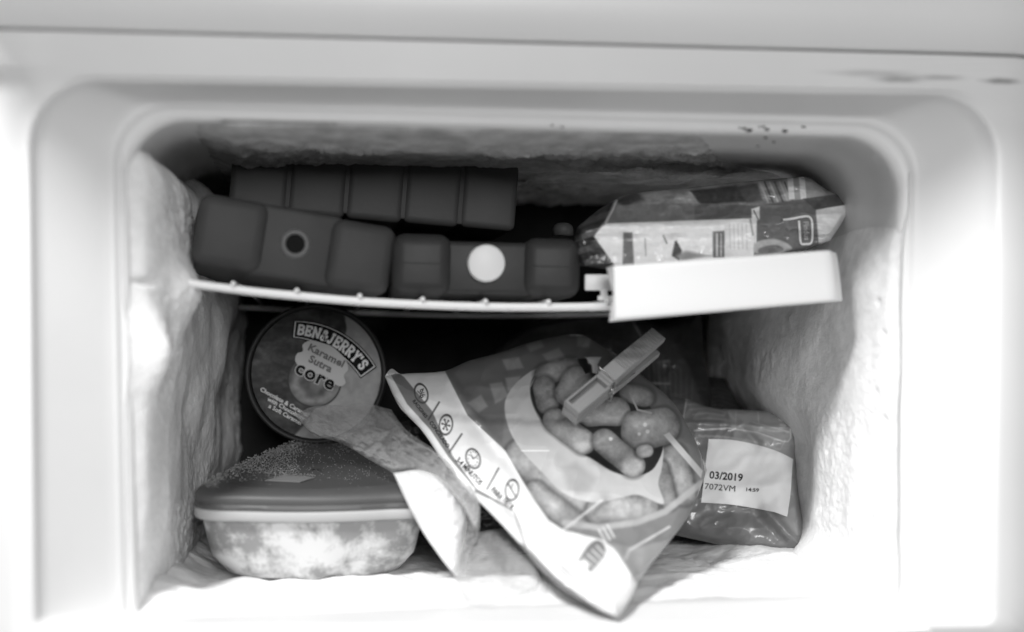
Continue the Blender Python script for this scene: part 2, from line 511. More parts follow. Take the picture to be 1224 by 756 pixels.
for d, Y in ((.0008, -.0004), (.0022, .0001), (.0030, .0007), (.0037, .0019), (.0045, .0026), (.0060, .0030), (.0074, .0035), (.0086, .0046), (.0094, .0064), (.0098, .0090), (.0099, .012)):
    stages.append(loop(inset(RIM, d, d, d, 0), R_rim, Y))
for Y in (.03, .06, .1, .15, .2, .25, .3):
    stages.append(loop(inset(RIM, .0096 + .015 * Y, .0096 + .015 * Y, .0096 + .015 * Y, 0), R_rim, Y))
grids('front_and_liner', [np.stack(stages)], M['liner'], freezer, wraps=[True], flips=[True])

# back wall, slightly rough
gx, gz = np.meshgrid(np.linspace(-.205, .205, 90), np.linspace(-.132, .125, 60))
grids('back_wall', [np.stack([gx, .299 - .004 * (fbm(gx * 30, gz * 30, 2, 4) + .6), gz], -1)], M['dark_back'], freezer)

# top trim above the seam
prof = [(.004, .0), (-.0015, .0002), (-.0025, .0012), (-.0038, .02), (-.0075, .045), (-.010, .1)]
tx = np.linspace(-.40, .40, 60)
tz = seamL[2] + (seamR[2] - seamL[2]) * (tx - seamL[0]) / (seamR[0] - seamL[0])
def trimY(x):
    dr = np.maximum(0, x - xr); return -.0318 + .55 * dr * dr / (dr + .02)
tp = np.stack([np.stack([tx, trimY(tx) + dy, tz + .0004 + dz], -1) for dy, dz in prof])
grids('top_trim', [tp], M['enamel'], freezer)
tp = np.stack([np.stack([tx, trimY(tx) + .003, tz + dz], -1) for dz in (-.004, .006)])
grids('seam', [tp], M['seam'], freezer)

# overhang added above the view to shade the header and upper rim
bm = bmesh.new()
add_box(bm, (.095, .110, .240), (.80, .51, .036), .004, 3)
from_bm('shade_overhang', bm, M['enamel'], freezer)

# frost growing on the walls
def fluff(a, b, s, k=1.0):
    k = k * (.35 + .65 * sstep(-.3, .5, fbm(a * 18, b * 18, s + 20, 2)))
    return .0010 * fbm(a * 80, b * 80, s, 4, .6) * k + .0006 * fbm(a * 420, b * 420, s + 3, 2, .7) * k
def frost_left():
    y, z = np.linspace(.002, .298, 380), np.linspace(-.134, .128, 330)
    Yg, Zg = np.meshgrid(y, z)
    wall = -.2065 + .0085 + .015 * np.maximum(Yg, 0) - .004 * sstep(-.1, .1, Zg)
    n = fbm(Yg * 17, Zg * 17, 1, 3, .45)
    rise = 1 - np.exp(-np.maximum(0, Yg - .003) / .014)
    up = sstep(-.03, .05, Zg)
    th = (.0085 + .0065 * up) * rise + (.013 + .001 * up) * sstep(.02, .24, Yg)
    th = th * (.45 + .55 * sstep(-.128, -.06, Zg)) * sstep(.122, .086, Zg + .008 * sstep(.08, .2, Yg) - .010 * n)
    th = th * (1 + .30 * n) + .011 * np.exp(-((Zg - .002) / .018) ** 2 - ((Yg - .014) / .010) ** 2)
    th = th + .012 * np.exp(-((Zg - .034) / .016) ** 2 - ((Yg - .048) / .018) ** 2)
    soft = sstep(-.004, .025, Yg)
    th = th + fluff(Yg, Zg, 3, .8) * soft * sstep(.115, .08, Zg) + .0006 * ridge(Yg * 26, Zg * 26, 5, 2) * soft
    th = th - .0035 * np.exp(-((Yg - .012) / .005) ** 2 - ((Zg - .038) / .0018) ** 2)
    th = th - .0045 * sstep(.012, .002, Yg) - .007 * sstep(.100, .122, Zg)
    return np.stack([wall + th, Yg, Zg], -1)
def frost_right():
    y, z = np.linspace(.0015, .298, 380), np.linspace(-.134, .10, 330)
    Yg, Zg = np.meshgrid(y, z)
    wall = .2055 - .0085 - .015 * np.maximum(Yg, 0) + .003 * sstep(-.1, .1, Zg)
    n = fbm(Yg * 13 + 4, Zg * 13, 7, 2, .5)
    th = .010 * sstep(-.004, .04, Yg) * (1 + .35 * n) + .012 * sstep(.05, .2, Yg)
    th = th * sstep(.082, .035, Zg + .015 * sstep(.02, .15, Yg) + .010 * n)
    th += .022 * sstep(-.10, -.138, Zg) * sstep(.0, .05, Yg) * sstep(.16, .10, Yg)
    th -= .013 * sstep(.08, .13, Yg) * sstep(-.02, -.06, Zg)
    th += fluff(Yg, Zg, 8, .6) * sstep(.085, .05, Zg) * sstep(.0015, .02, Yg) + .0004 * ridge(Yg * 26, Zg * 26, 2, 2) * sstep(.07, .03, Zg)
    for (a, b, s) in ((.012, .012, .0016), (.018, -.02, .002), (.010, -.035, .0018), (.02, -.088, .0024), (.016, .030, .0012)):
        th -= .0028 * np.exp(-((Yg - a) / s) ** 2 - ((Zg - b) / (s * 1.5)) ** 2)
    th = th - .004 * sstep(.055, .085, Zg) - .0028 * sstep(.010, .0015, Yg)
    return np.stack([wall - th, Yg, Zg], -1)
def frost_floor():
    x, y = np.linspace(-.203, .203, 360), np.linspace(-.034, .298, 300)
    Xg, Yg = np.meshgrid(x, y)
    zf = RIM[3][2] + (RIM[2][2] - RIM[3][2]) * (Xg - RIM[3][0]) / (RIM[2][0] - RIM[3][0])
    n = fbm(Xg * 20, Yg * 20, 3, 4, .5)
    th = (.0040 + .0030 * n + .0012 * fbm(Xg * 60, Yg * 60, 9, 2) + .007 * sstep(.12, .185, Xg) * sstep(.02, .10, Yg) + .011 * sstep(-.155, -.20, Xg) ** 2) * sstep(-.006, .04, Yg) + fluff(Xg, Yg, 1, .6) * sstep(0, .03, Yg) - .0006 - .012 * sstep(.002, -.03, Yg)
    return np.stack([Xg, Yg, zf + th], -1)
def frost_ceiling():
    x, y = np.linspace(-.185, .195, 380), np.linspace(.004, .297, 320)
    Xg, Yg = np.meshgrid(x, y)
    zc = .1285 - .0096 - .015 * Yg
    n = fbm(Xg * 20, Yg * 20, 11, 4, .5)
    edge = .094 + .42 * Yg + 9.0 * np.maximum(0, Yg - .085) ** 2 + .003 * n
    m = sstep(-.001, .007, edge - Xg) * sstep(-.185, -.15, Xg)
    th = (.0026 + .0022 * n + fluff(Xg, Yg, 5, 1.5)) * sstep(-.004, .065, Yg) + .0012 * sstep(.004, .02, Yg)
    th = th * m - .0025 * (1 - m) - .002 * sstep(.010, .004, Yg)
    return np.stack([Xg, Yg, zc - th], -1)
for P, mm, fl in ((frost_left(), 'frost', True), (frost_right(), 'frost', False), (frost_floor(), 'frost2', False), (frost_ceiling(), 'frost_shaded', True)):
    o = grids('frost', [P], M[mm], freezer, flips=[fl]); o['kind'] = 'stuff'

# dark joint between ceiling and right wall, specks of dirt
p0, p1 = np.array([.1945, .012, .1100]), np.array([.1915, .21, .1068])
grids('joint', [tube_grid(np.linspace(p0, p1, 8), .0008, 6)], M['seam'], freezer)
bm = bmesh.new()
for px, py, r in ((889, 154, 2.2), (896, 156, 2.4), (907, 152, 1.6), (912, 151.5, 2), (917, 155, 2.2), (938, 157, 2.2), (944, 148, 2.6), (939, 147.5, 1.8), (948, 148.5, 1.6), (959, 152, 2.4), (915, 165, 1.6), (906, 175, 1.4), (925, 170, 1.2), (884, 153, 1.3), (672, 152, 1.2), (660, 150, 1.2)):
    c = at(px, py, .0035)
    t = bmesh.new(); bmesh.ops.create_icosphere(t, subdivisions=1, radius=r * .0006)
    for v in t.verts: v.co = Vector((v.co.x * random.uniform(.9, 1.7), v.co.y, v.co.z * random.uniform(.5, .8))) * random.uniform(.8, 1.2) + Vector(c)
    me = bpy.data.meshes.new('x'); t.to_mesh(me); t.free(); bm.from_mesh(me)
o = from_bm('dirt_specks', bm, M['dirt'], freezer); o['kind'] = 'stuff'

# ------------------------------------------------------------------ wire shelf
shelf = thing('wire_shelf', 'sagging white wire shelf with a white plastic guard across its right front', 'shelf')
railpx = catmull([(222, 338), (248, 342), (300, 348.5), (355, 354), (430, 360.5), (505, 364.5), (580, 367), (655, 367.5), (735, 366.5), (800, 364)], 8)
rail = at(railpx[:, 0], railpx[:, 1], .04)
grids('front_rail', [tube_grid(rail, .0023, 12)], M['wire'], shelf, wraps=[True])
wx = [281, 356, 431, 506, 581, 655, 728]
wz = []
for px in wx:
    i = int(np.argmin(np.abs(railpx[:, 0] - px))); b = rail[i]
    q0 = b + np.array([0, -.0035, .0026])
    pts = np.array([q0, b + np.array([0, -.001, .0030]), b + np.array([0, .01, .0030]), b + np.array([0, .12, .004]), b + np.array([0, .255, .002])])
    grids('wire', [tube_grid(catmull(pts, 5), .0014, 8)], M['wire'], shelf, wraps=[True])
for xx in np.linspace(.085, .17, 3):
    pts = np.array([[xx, .045, .034], [xx, .15, .0345], [xx, .295, .034]])
    grids('wire', [tube_grid(catmull(pts, 5), .0014, 8)], M['wire'], shelf, wraps=[True])
bk = np.stack([np.linspace(-.18, .185, 20), np.full(20, .24), .0335 - .006 * np.sin(np.linspace(0, math.pi, 20))], -1)
grids('cross_wire', [tube_grid(bk, .002, 8)], M['wire'], shelf, wraps=[True])

# guard: a shallow channel whose front face stands a little askew
def guard():
    cr = {'tl': at(734, 317.5, .002), 'tr': at(1009, 297.5, .014), 'br': at(1016, 359, .014), 'bl': at(735.5, 384, .002)}
    nx, nz = 40, 18
    u, v = np.linspace(0, 1, nx), np.linspace(0, 1, nz)
    rows = []
    top, bot = cr['tl'] + (cr['tr'] - cr['tl']) * u[:, None], cr['bl'] + (cr['br'] - cr['bl']) * u[:, None]
    back = np.array([.0, .022, .0])
    r = .0035
    prof = [(1.0, .0, .022)] 
    prof = [(0.0, .022)] + [(0.0, .022 - k * (.022 - r) / 3) for k in (1, 2)]
    for a in np.linspace(0, math.pi / 2, 6): prof.append((r * (1 - math.cos(a)), r * (1 - math.sin(a))))
    H = np.linalg.norm(top[0] - bot[0])
    prof += [(H * k, -.0006 * math.sin(math.pi * k)) for k in (.25, .5, .75)]
    for a in np.linspace(math.pi / 2, 0, 6): prof.append((H - r * .6 * (1 - math.cos(a)), r * .6 * (1 - math.sin(a))))
    prof += [(H, .010), (H, .018)]
    for h, d in prof: rows.append(top + (bot - top) * (h / H) + np.array([0, 1, 0]) * d)
    P = np.stack(rows)
    # round the right end, cap both ends
    e = sstep(.93, 1, u)[None, :, None]
    P = P + e * np.array([0, .012, 0]) + (e ** 2) * (np.array([0, 0, -.0012]) * np.linspace(1, 0, len(prof))[:, None, None])
    c = P.mean(0)[:, None] + np.array([0, .004, 0])
    capL = np.stack([P[:, 0], P[:, 0] * .02 + (P[:, 0].mean(0)) * .98], 1)
    capR = np.stack([P[:, -1], P[:, -1] * .02 + (P[:, -1].mean(0)) * .98], 1)
    return [P, capL, capR]
grids('front_guard', guard(), M['white_plastic'], shelf, autos=math.radians(50))
bm = bmesh.new()
c = at(718, 338, .047)
add_box(bm, c, (.018, .003, .009), .0008, 2, None)
add_box(bm, at(722, 353, .045), (.004, .003, .006), .0008, 2, None)
add_box(bm, at(727, 357, .044), (.012, .003, .003), .0008, 2, None)
from_bm('clip', bm, M['wire'], shelf)

# ------------------------------------------------------------------ ice packs
def pack_frame(px, py, Y, tilt, yw, pitch=0):
    return Matrix.Translation(Vector(at(px, py, Y))) @ Matrix.Rotation(math.radians(yw), 4, 'Z') @ Matrix.Rotation(math.radians(tilt), 4, 'Y') @ Matrix.Rotation(math.radians(pitch), 4, 'X')

def taper_front(k):
    return lambda co: Vector((co.x, co.y, co.z))

G_ICE = 'ice packs on the wire shelf'
# open pack, front left
ip = thing('ice_pack', 'dark ice pack with an open filler hole, left end of the shelf', 'ice pack', G_ICE)
Mx = pack_frame(353, 293, .050, 8.6, 7)
bm = bmesh.new(); D = .15
def wedge(inner):
    def f(co):
        if co.y < 0 and co.x * inner > 0: co.x -= inner * .0045
        if co.y < 0: co.z *= .95
        return co
    return f
add_box(bm, (-.0330, D / 2, .0008), (.0420, D, .0408), .0065, 3, Mx, wedge(1))
add_box(bm, (.0005, D / 2 + .0055, .0004), (.048, D, .0395), .003, 3, Mx)
add_box(bm, (.0345, D / 2, -.0004), (.0405, D, .0408), .0065, 3, Mx, wedge(-1))
from_bm('body', bm, M['pack_light'], ip)
TF = Matrix.Translation((.0002, .0058, .001)) @ Matrix.Rotation(math.radians(90), 4, 'X')
M['neck'] = mat('worn_neck_plastic', .42, .5, .4)
grids('filler_neck', [xf(lathe([(.0050, -.004), (.0051, .0014), (.0058, .0024), (.0070, .0024), (.0080, .0012), (.0088, -.002)], 40), np.array(Mx @ TF))], M['neck'], ip, wraps=[True])
hole = lathe([(.0, .0), (.0052, .0)], 32)
grids('filler_hole', [xf(hole, np.array(Mx @ TF @ Matrix.Translation((0, 0, .0006))))], M['black'], ip, wraps=[True])

# capped pack, front middle
ip = thing('ice_pack', 'dark ice pack closed with a round white screw cap, middle of the shelf', 'ice pack', G_ICE)
Mx = pack_frame(583, 318, .052, 1.0, -1)
bm = bmesh.new()
add_box(bm, (-.0365, D / 2, .0), (.0335, D, .0345), .0075, 4, Mx)
add_box(bm, (0, D / 2 + .0045, -.0010), (.052, D, .0295), .003, 3, Mx)
add_box(bm, (.0365, D / 2, .0), (.0325, D, .0335), .0075, 4, Mx)
add_box(bm, (-.0365, .0002, .0005), (.022, .0012, .0006), .0002, 1, Mx)
add_box(bm, (.0365, .0002, .0005), (.022, .0012, .0006), .0002, 1, Mx)
from_bm('body', bm, M['pack_dark'], ip)
Mc = np.array(Mx @ Matrix.Translation((-.0007, .0048, .0015)) @ Matrix(((1, 0, 0, 0), (0, 0, 1, 0), (0, -1, 0, 0), (0, 0, 0, 1))))
Mc = np.array(Mx @ Matrix.Translation((-.0007, .0048, .0015)) @ Matrix.Rotation(math.radians(90), 4, 'X'))
cp = lathe([(.0, .0062), (.0085, .0062), (.0098, .0058), (.0104, .0048), (.0106, .0), (.0106, -.001)], 60)
grids('screw_cap', [xf(cp, Mc)], M['cap'], ip, wraps=[True], autos=math.radians(40))

# long ribbed pack lying on top of the two others
ip = thing('ice_pack', 'long dark ribbed ice pack lying behind on top of the two other packs', 'ice pack', G_ICE)
Mx = pack_frame(450, 220, .120, 4.4, 2)
bm = bmesh.new(); W = .172; n = 5
for i in range(n):
    xx = (i - 2) * W / n
    h = .0440 - .0012 * (i - 2) + (.0020 if i == 0 else 0)
    add_box(bm, (xx, .045, (.002 if i == 0 else 0)), (W / n - .0004, .09, h), .0042, 4, Mx)
add_box(bm, (0, .045, 0), (W - .011, .0868, .0392), .002, 2, Mx)
from_bm('body', bm, M['pack'], ip)

# small round knob just showing behind the packs
kn = thing('round_cap', 'small grey round cap peeking out between the capped ice pack and the printed bag', 'cap')
grids('cap', [xf(lathe([(0, .0040), (.0035, .0036), (.0056, .0022), (.0064, 0), (.0064, -.004), (0, -.004)], 40), np.array(Matrix.Translation(Vector(at(673, 274, .14)))))], M['pack_light'], kn, wraps=[True])

# ------------------------------------------------------------------ printed bag on the shelf
bag = thing('snack_bag', 'printed plastic bag of frozen food lying on the shelf behind the white guard', 'food bag')
top = catmull([(690, 272), (712, 254), (733, 240), (760, 231), (830, 224), (900, 216.5), (940, 213), (966, 212.5), (986, 226), (1003, 233)], 8)
right = catmull([(1003, 233), (1013, 236), (1014, 250), (1006, 268), (992, 288)], 8)
bottom = catmull([(694, 318), (735, 322), (800, 318), (870, 313), (940, 306), (992, 288)], 8)
left = catmull([(690, 272), (686, 292), (688, 306), (694, 318)], 8)
outl = np.concatenate([top, right[1:], bottom[::-1][1:], left[::-1][1:-1]])
def wr_shelf(x, y):
    return .0020 * ridge(x / 46, y / 22, 1, 3) + .0008 * fbm(x / 12, y / 12, 2, 3) + .010 * np.exp(-((y - (272 - .03 * (x - 720))) / 13) ** 2)
sb = Surf([(720, 300, .062), (1000, 290, .075), (800, 220, .092)], outl, .012, 26, wr_shelf, .035)
G = coons(top, right, bottom, left, 409, 149)
x, y = G[..., 0], G[..., 1]
p = Paint(x, y, .50)
p.c = .52 + .10 * fbm(x / 16, y / 8, 3, 4)
p.poly([(735, 238), (760, 228), (770, 239), (745, 250)], .22, 4)                    # dark picture areas of the top
p.poly([(825, 228), (880, 222), (900, 240), (838, 246)], .2, 2)
p.poly([(880, 224), (905, 219), (912, 240), (893, 243)], .28, 2)
for k in range(6): p.line([(908 + k * 6, 218), (918 + k * 6, 242)], 2.2, .3 if k % 2 else .62)
p.poly([(938, 210), (966, 208), (990, 234), (944, 240)], .55, 1)
for k in (941, 955): p.poly([(k, 212), (k + 7, 211), (k + 9, 238), (k + 2, 239)], .78, 1)
p.poly([(716, 270), (730, 246), (830, 243), (905, 246), (905, 262), (725, 268)], .43, 1.2)
p.poly([(830, 244), (905, 246), (1016, 230), (1020, 246), (905, 262), (830, 264)], .36, 1.2)
p.poly([(708, 283), (724, 267.5), (905, 261), (902, 312), (740, 330)], .88, 1.0)
p.poly([(905, 246), (980, 243), (983, 300), (900, 318)], .40, 1.0)
p.poly([(975, 250), (1018, 243), (1012, 262), (990, 295), (979, 296)], .80, 1.0)
p.poly([(960, 238), (1015, 231), (1016, 244), (975, 251)], .28, 1)
p.c = np.where(x < 712 + (y - 283) * .9 * (y > 283) - (y - 283) * .4 * (y < 283) * -1, p.c, p.c)
dk = sd_poly(x, y, [(680, 265), (712, 250), (735, 238), (724, 262), (710, 283), (738, 322), (680, 330)])
stripe = .16 + .14 * (np.sin((y + .35 * x) / 2.6) > .2) + .05 * fbm(x / 7, y / 7, 2, 2)
p.mix(sstep(-1, 1, dk), stripe)
p.line([(724, 267), (733, 250), (737, 240)], 2, .7)
p.poly([(745, 278), (756, 278), (758, 318), (744, 318)], .45, 1)
p.poly([(852, 277), (866, 276), (866, 308), (852, 308)], .42, 1); p.line([(857, 280), (857, 306)], 2, .8); p.line([(862, 280), (862, 306)], 1.5, .75)
p.poly([(803, 306), (806, 292), (811, 292), (815, 300), (812, 312)], .28, 1.2); p.poly([(806, 289), (809, 288), (811, 293), (807, 294)], .25, 1)
p.poly([(808, 306), (820, 300), (850, 306), (815, 312)], .55, 3)
p.line([(793, 282), (797, 291)], 2, .5); p.line([(771, 285), (772, 306)], 1.5, .62)
for k in range(5): p.line([(872 + k * 5, 268), (873 + k * 5, 298)], 1.0, .74)
p.line([(897, 263), (900, 281)], 2.5, .6); p.line([(904, 250), (903, 300)], 2.0, .86)
p.poly([(898, 250), (908, 247), (908, 262), (899, 266)], .85, 1); p.line([(901, 252), (906, 262)], 1.5, .4)
p.poly([(904, 290), (925, 286), (942, 292), (944, 300), (904, 303)], .68, 1.5, True); p.poly([(908, 297), (928, 293), (936, 300), (910, 304)], .42, 1.5, True)
p.poly([(940, 300), (980, 292), (980, 310), (930, 312)], .22, 4)
p.c = np.clip(p.c * 1.12 + .03 * fbm(x / 5, y / 5, 6, 3) + .02, .02, 1)
pillow('wrapper', sb, G, M['print'], bag, p.c, .4)
def stroke(pts, w, name, surf, m, parent, off=.0005):
    pts = np.asarray(pts, float); t = np.gradient(pts, axis=0); t /= np.linalg.norm(t, axis=1)[:, None]
    nn = np.stack([-t[:, 1], t[:, 0]], -1) * w / 2
    L, Rr = pts + nn, pts - nn
    P = np.stack([at(q[:, 0], q[:, 1], surf.Y(q[:, 0], q[:, 1]) - off) for q in (L, Rr)])
    return grids(name, [P], m, parent)
stroke(catmull([(936, 263), (945, 262), (958, 259.5), (966, 259), (970, 263), (971, 272), (971, 285), (969, 291), (963, 292), (958, 291.5), (956.5, 286), (956, 276), (955, 264)], 5), 2.6, 'emblem', sb, M['white_print'], bag)
text('Findus', 963.6, 276, 6.2, 86, sb, M['ink_pale'], bag, .02, .0008)

# ------------------------------------------------------------------ triangular food tub
tubt = thing('food_tub', 'pale triangular plastic food tub with a frosty grey lid on the freezer floor', 'food container')
tau = math.atan(.15)
ez, ey = np.array([0, -math.sin(tau), math.cos(tau)]), np.array([0, math.cos(tau), math.sin(tau)])
O = np.array([-.1115, .084, -.1265])
def tri(w, f, b, r, n=16):
    """rounded triangle: half width w, front at -f, back point b"""
    c = [np.array([-w, -f]), np.array([w, -f]), np.array([0, b])]
    pts = []
    for i in range(3):
        p, a, d = c[i], c[i - 1], c[(i + 1) % 3]
        va, vd = (a - p) / np.linalg.norm(a - p), (d - p) / np.linalg.norm(d - p)
        t = np.linspace(0, 1, n)[:, None]
        rr = r[i]
        pts.append((1 - t) ** 2 * (p + va * rr) + 2 * t * (1 - t) * p + t ** 2 * (p + vd * rr))
        s0, s1 = p + vd * rr, d + (p - d) / np.linalg.norm(p - d) * r[(i + 1) % 3]
        k = np.linspace(0, 1, 20)[1:-1, None]
        seg = s0 + (s1 - s0) * k
        nrm = np.array([vd[1], -vd[0]])
        seg = seg + nrm * (.004 * np.sin(math.pi * k)) * (1 if np.dot(nrm, p + d - 2 * np.array([0, .05])) > 0 else -1)
        pts.append(seg)
    return np.concatenate(pts)
def ring_at(w, f, b, r, z):
    q = tri(w * 1.035, f, b, r); return O + np.stack([q[:, 0], 0 * q[:, 0], 0 * q[:, 0]], -1) + q[:, 1:] * ey + z * ez
def tub_stack(rows): return np.stack([ring_at(*row) for row in rows])
rB = (.034, .034, .032); rA = (.058, .058, .036); rC = (.046, .046, .034)
body = tub_stack([(.030, -.03, .07, (.02, .02, .02), .0008), (.062, -.003, .137, rA, .0), (.0655, .0, .144, rA, .0012), (.0680, .002, .149, rA, .0045), (.0690, .003, .151, rC, .012),
                  (.0692, .0045, .153, (.038, .038, .032), .025), (.0700, .006, .156, rB, .0375), (.0703, .0062, .157, rB, .0395)])
grids('tub_body', [body], M['tub'], tubt, wraps=[True])
rim = tub_stack([(.0700, .006, .156, rB, .0378), (.0725, .0085, .160, rB, .0366), (.0736, .0096, .161, rB, .0378), (.0733, .0093, .161, rB, .0425), (.0726, .0086, .160, rB, .0436), (.070, .006, .156, rB, .0437)])
grids('rim', [rim], M['tub_rim'], tubt, wraps=[True])
lidr = tub_stack([(.0722, .0082, .160, rB, .0430), (.0736, .0096, .1615, rB, .0434), (.0738, .0098, .162, rB, .0452), (.0728, .0088, .160, rB, .0460), (.0728, .0088, .160, rB, .0468), (.0734, .0094, .161, rB, .0476), (.0732, .0092, .1605, rB, .0502), (.0722, .0082, .159, rB, .0514),
                  (.0700, .006, .156, rB, .0521), (.0610, -.003, .142, (.045, .045, .03), .0530), (.0595, -.0045, .139, (.045, .045, .03), .0526), (.058, -.006, .137, (.044, .044, .03), .0519), (.02, -.04, .07, (.01, .01, .01), .0519), (.0005, -.05, .052, (.0002, .0002, .0002), .0519)])
grids('lid', [lidr], M['lid'], tubt, wraps=[True], autos=math.radians(60))
# frost crystals on the lid
outp = tri(.0715, .0075, .158, rB)
bm = bmesh.new()
cq = np.stack([rng.uniform(-.072, .072, 34000), rng.uniform(-.006, .155, 34000)], -1)
cs = sd_poly(cq[:, 0], cq[:, 1], outp)
cn = sstep(-.1, .5, fbm(cq[:, 0] * 45, cq[:, 1] * 30, 2, 3))
for q, s, nn in zip(cq, cs, cn):
    if s < .001: continue
    leftness = math.exp(-s / .007) if q[0] < 0 and q[1] > .004 else 0
    pr = .04 + leftness * 1.0 + .55 * float(nn) * (q[1] > .03)
    if q[1] < .022 and leftness < .3: pr *= .03
    if random.random() > pr: continue
    z = .0519 if s > .012 else .0525
    c = Vector(O + np.array([q[0], 0, 0]) + q[1] * ey + (z + random.uniform(0, .0006 + .0022 * leftness)) * ez)
    r = random.uniform(.0002, .00048) * (1 + .6 * leftness)
    a = random.uniform(0, 6.28); t = random.uniform(-.5, .5)
    vs = [bm.verts.new(c + Vector((r * math.cos(a + k * 2.09), r * math.sin(a + k * 2.09), t * r * math.cos(k)))) for k in range(3)] + [bm.verts.new(c + Vector((t * r, 0, r * random.uniform(.7, 1.2)))), bm.verts.new(c + Vector((0, 0, -r * .6)))]
    for i in range(3):
        bm.faces.new((vs[i], vs[(i + 1) % 3], vs[3])); bm.faces.new((vs[(i + 1) % 3], vs[i], vs[4]))
M['crystal'] = mat('ice_crystals', .56, .6, .4)
o = from_bm('frost_crystals', bm, M['crystal'], tubt, False, None); o['kind'] = 'stuff'
M['sticker'] = mat('faded_sticker', .50, .6, .2)
bm = bmesh.new()
stk = [np.array(q) for q in ((-.028, .022), (-.008, .017), (.000, .028), (-.018, .034))]
vs = [bm.verts.new(Vector(O + np.array([q[0], 0, 0]) + q[1] * ey + (.0527) * ez)) for q in stk] + [bm.verts.new(Vector(O + np.array([q[0], 0, 0]) + q[1] * ey + (.0522) * ez)) for q in stk]
bm.faces.new(vs[:4]); bm.faces.new(vs[4:][::-1])
for i in range(4): bm.faces.new((vs[i], vs[(i + 1) % 4], vs[4 + (i + 1) % 4], vs[4 + i]))
from_bm('sticker', bm, M['sticker'], tubt, False)

# ------------------------------------------------------------------ ice cream tub lying on its side
ice = thing('ice_cream_tub', 'round ice cream tub lying on its side with its printed lid facing out', 'ice cream')
LC = (378.0, 447.0); LY = .198
lc = Vector(at(*LC, LY)); ppm = F / (LY - CAM[1]) * .998
RL = 83.0 / ppm
faceY = Surf([(300, 400, LY), (460, 400, LY), (380, 520, LY)], None, 0, 1)
Rm = Matrix.Translation(lc) @ Matrix.Rotation(math.radians(90), 4, 'X')      # local +Z towards the viewer
n = 150
th = np.linspace(0, 2 * math.pi, 360, endpoint=False); rr = np.concatenate([np.linspace(.3, 77.5, 150)])
gx, gy = LC[0] + rr[:, None] * np.cos(th), LC[1] + rr[:, None] * np.sin(th)
p = Paint(gx, gy, .30)
swirl = fbm(gx / 22 + fbm(gx / 30, gy / 30, 2, 2), gy / 7, 3, 4)
p.c = .20 + .09 * swirl + .05 * fbm(gx / 5, gy / 4, 1, 3)
edge = sd_poly(gx, gy, catmull([(415, 365), (414, 395), (400, 430), (385, 470), (370, 500), (352, 540), (480, 560), (500, 380)], 8, True))
p.mix(sstep(-1.5, 1.5, edge), .58 + .035 * fbm(gx / 7, gy / 7, 5, 4))
p.mix(sstep(1, -1, np.hypot(gx - 404, gy - 381) - 9) * .6, .16)
p.ring((376, 455), 31.5, 31.5, 0, 2.2, .16)
core = np.hypot(gx - 376, gy - 455)
ang = np.arctan2(gy - 455, gx - 376)
p.mix(sstep(31.5, 30, core), .42 + .11 * np.sin(core / 4.2 + ang * 1.0 + 1.4 * fbm(gx / 18, gy / 18, 2, 2)) + .05 * fbm(gx / 6, gy / 6, 3, 3))
p.c = np.clip(p.c, .03, .9)
pts = at(gx, gy, LY)
grids('lid_print', [pts], M['card'], ice, cols=[p.c], wraps=[True], flips=[True])
rim = lathe([(RL * .925, -.0005), (RL * .94, .0014), (RL * .97, .0020), (RL * .995, .0012), (RL, -.001), (RL * .995, -.010), (RL * .985, -.0105), (RL * .955, -.0108)], 120)
M['lid_rim'] = mat('dark_tub_rim', .18, .5, .3)
grids('lid_rim', [xf(rim, np.array(Rm))], M['lid_rim'], ice, wraps=[True])
bdy = lathe([(RL * .955, -.009), (RL * .93, -.03), (RL * .86, -.085), (RL * .84, -.088), (RL * .8, -.088), (0, -.086)], 96)
grids('tub_body', [xf(bdy, np.array(Rm))], M['tub_side'], ice, wraps=[True])

def circle3(a, b, c):
    a, b, c = map(np.array, (a, b, c))
    A = np.array([b - a, c - a]) * 2.0
    rhs = np.array([b @ b - a @ a, c @ c - a @ a], float)
    o = np.linalg.solve(A, rhs); return o, float(np.linalg.norm(a - o))
oc, oR = circle3((352.6, 384.3), (406, 397.5), (448.5, 438.5))
ic, iR = circle3((350.6, 403.4), (398, 419), (431.3, 451))
def arc_pts(c, R, p0, p1, n=24):
    a0, a1 = math.atan2(p0[1] - c[1], p0[0] - c[0]), math.atan2(p1[1] - c[1], p1[0] - c[0])
    return np.stack([c[0] + R * np.cos(np.linspace(a0, a1, n)), c[1] + R * np.sin(np.linspace(a0, a1, n))], -1)
oa, ia = arc_pts(oc, oR, (352.6, 384.3), (448.5, 438.5)), arc_pts(ic, iR, (350.6, 403.4), (431.3, 451))
def banner(k, m, off):
    mid = (oa + ia) / 2
    t = np.linspace(-1, 1, 24)[:, None] 
    o2, i2 = mid + (oa - mid) * k, mid + (ia - mid) * k
    q = np.concatenate([o2, i2[::-1]]); cc = q.mean(0)
    if k < 1:
        o2 = resample(o2, np.linspace(.012, .988, 24)); i2 = resample(i2, np.linspace(.012, .988, 24))
    if k > 1:
        o2 = np.concatenate([o2[:1] + (o2[:1] - o2[1:2]) * .35, o2, o2[-1:] + (o2[-1:] - o2[-2:-1]) * .35]); i2 = np.concatenate([i2[:1] + (i2[:1] - i2[1:2]) * .35, i2, i2[-1:] + (i2[-1:] - i2[-2:-1]) * .35])
    P = np.stack([at(q[:, 0], q[:, 1], LY - off) for q in (o2, i2)])
    grids('banner', [P], m, ice)
banner(1.12, M['black'], .0003); banner(1.0, M['white_print'], .0004); banner(.92, M['black'], .0005)

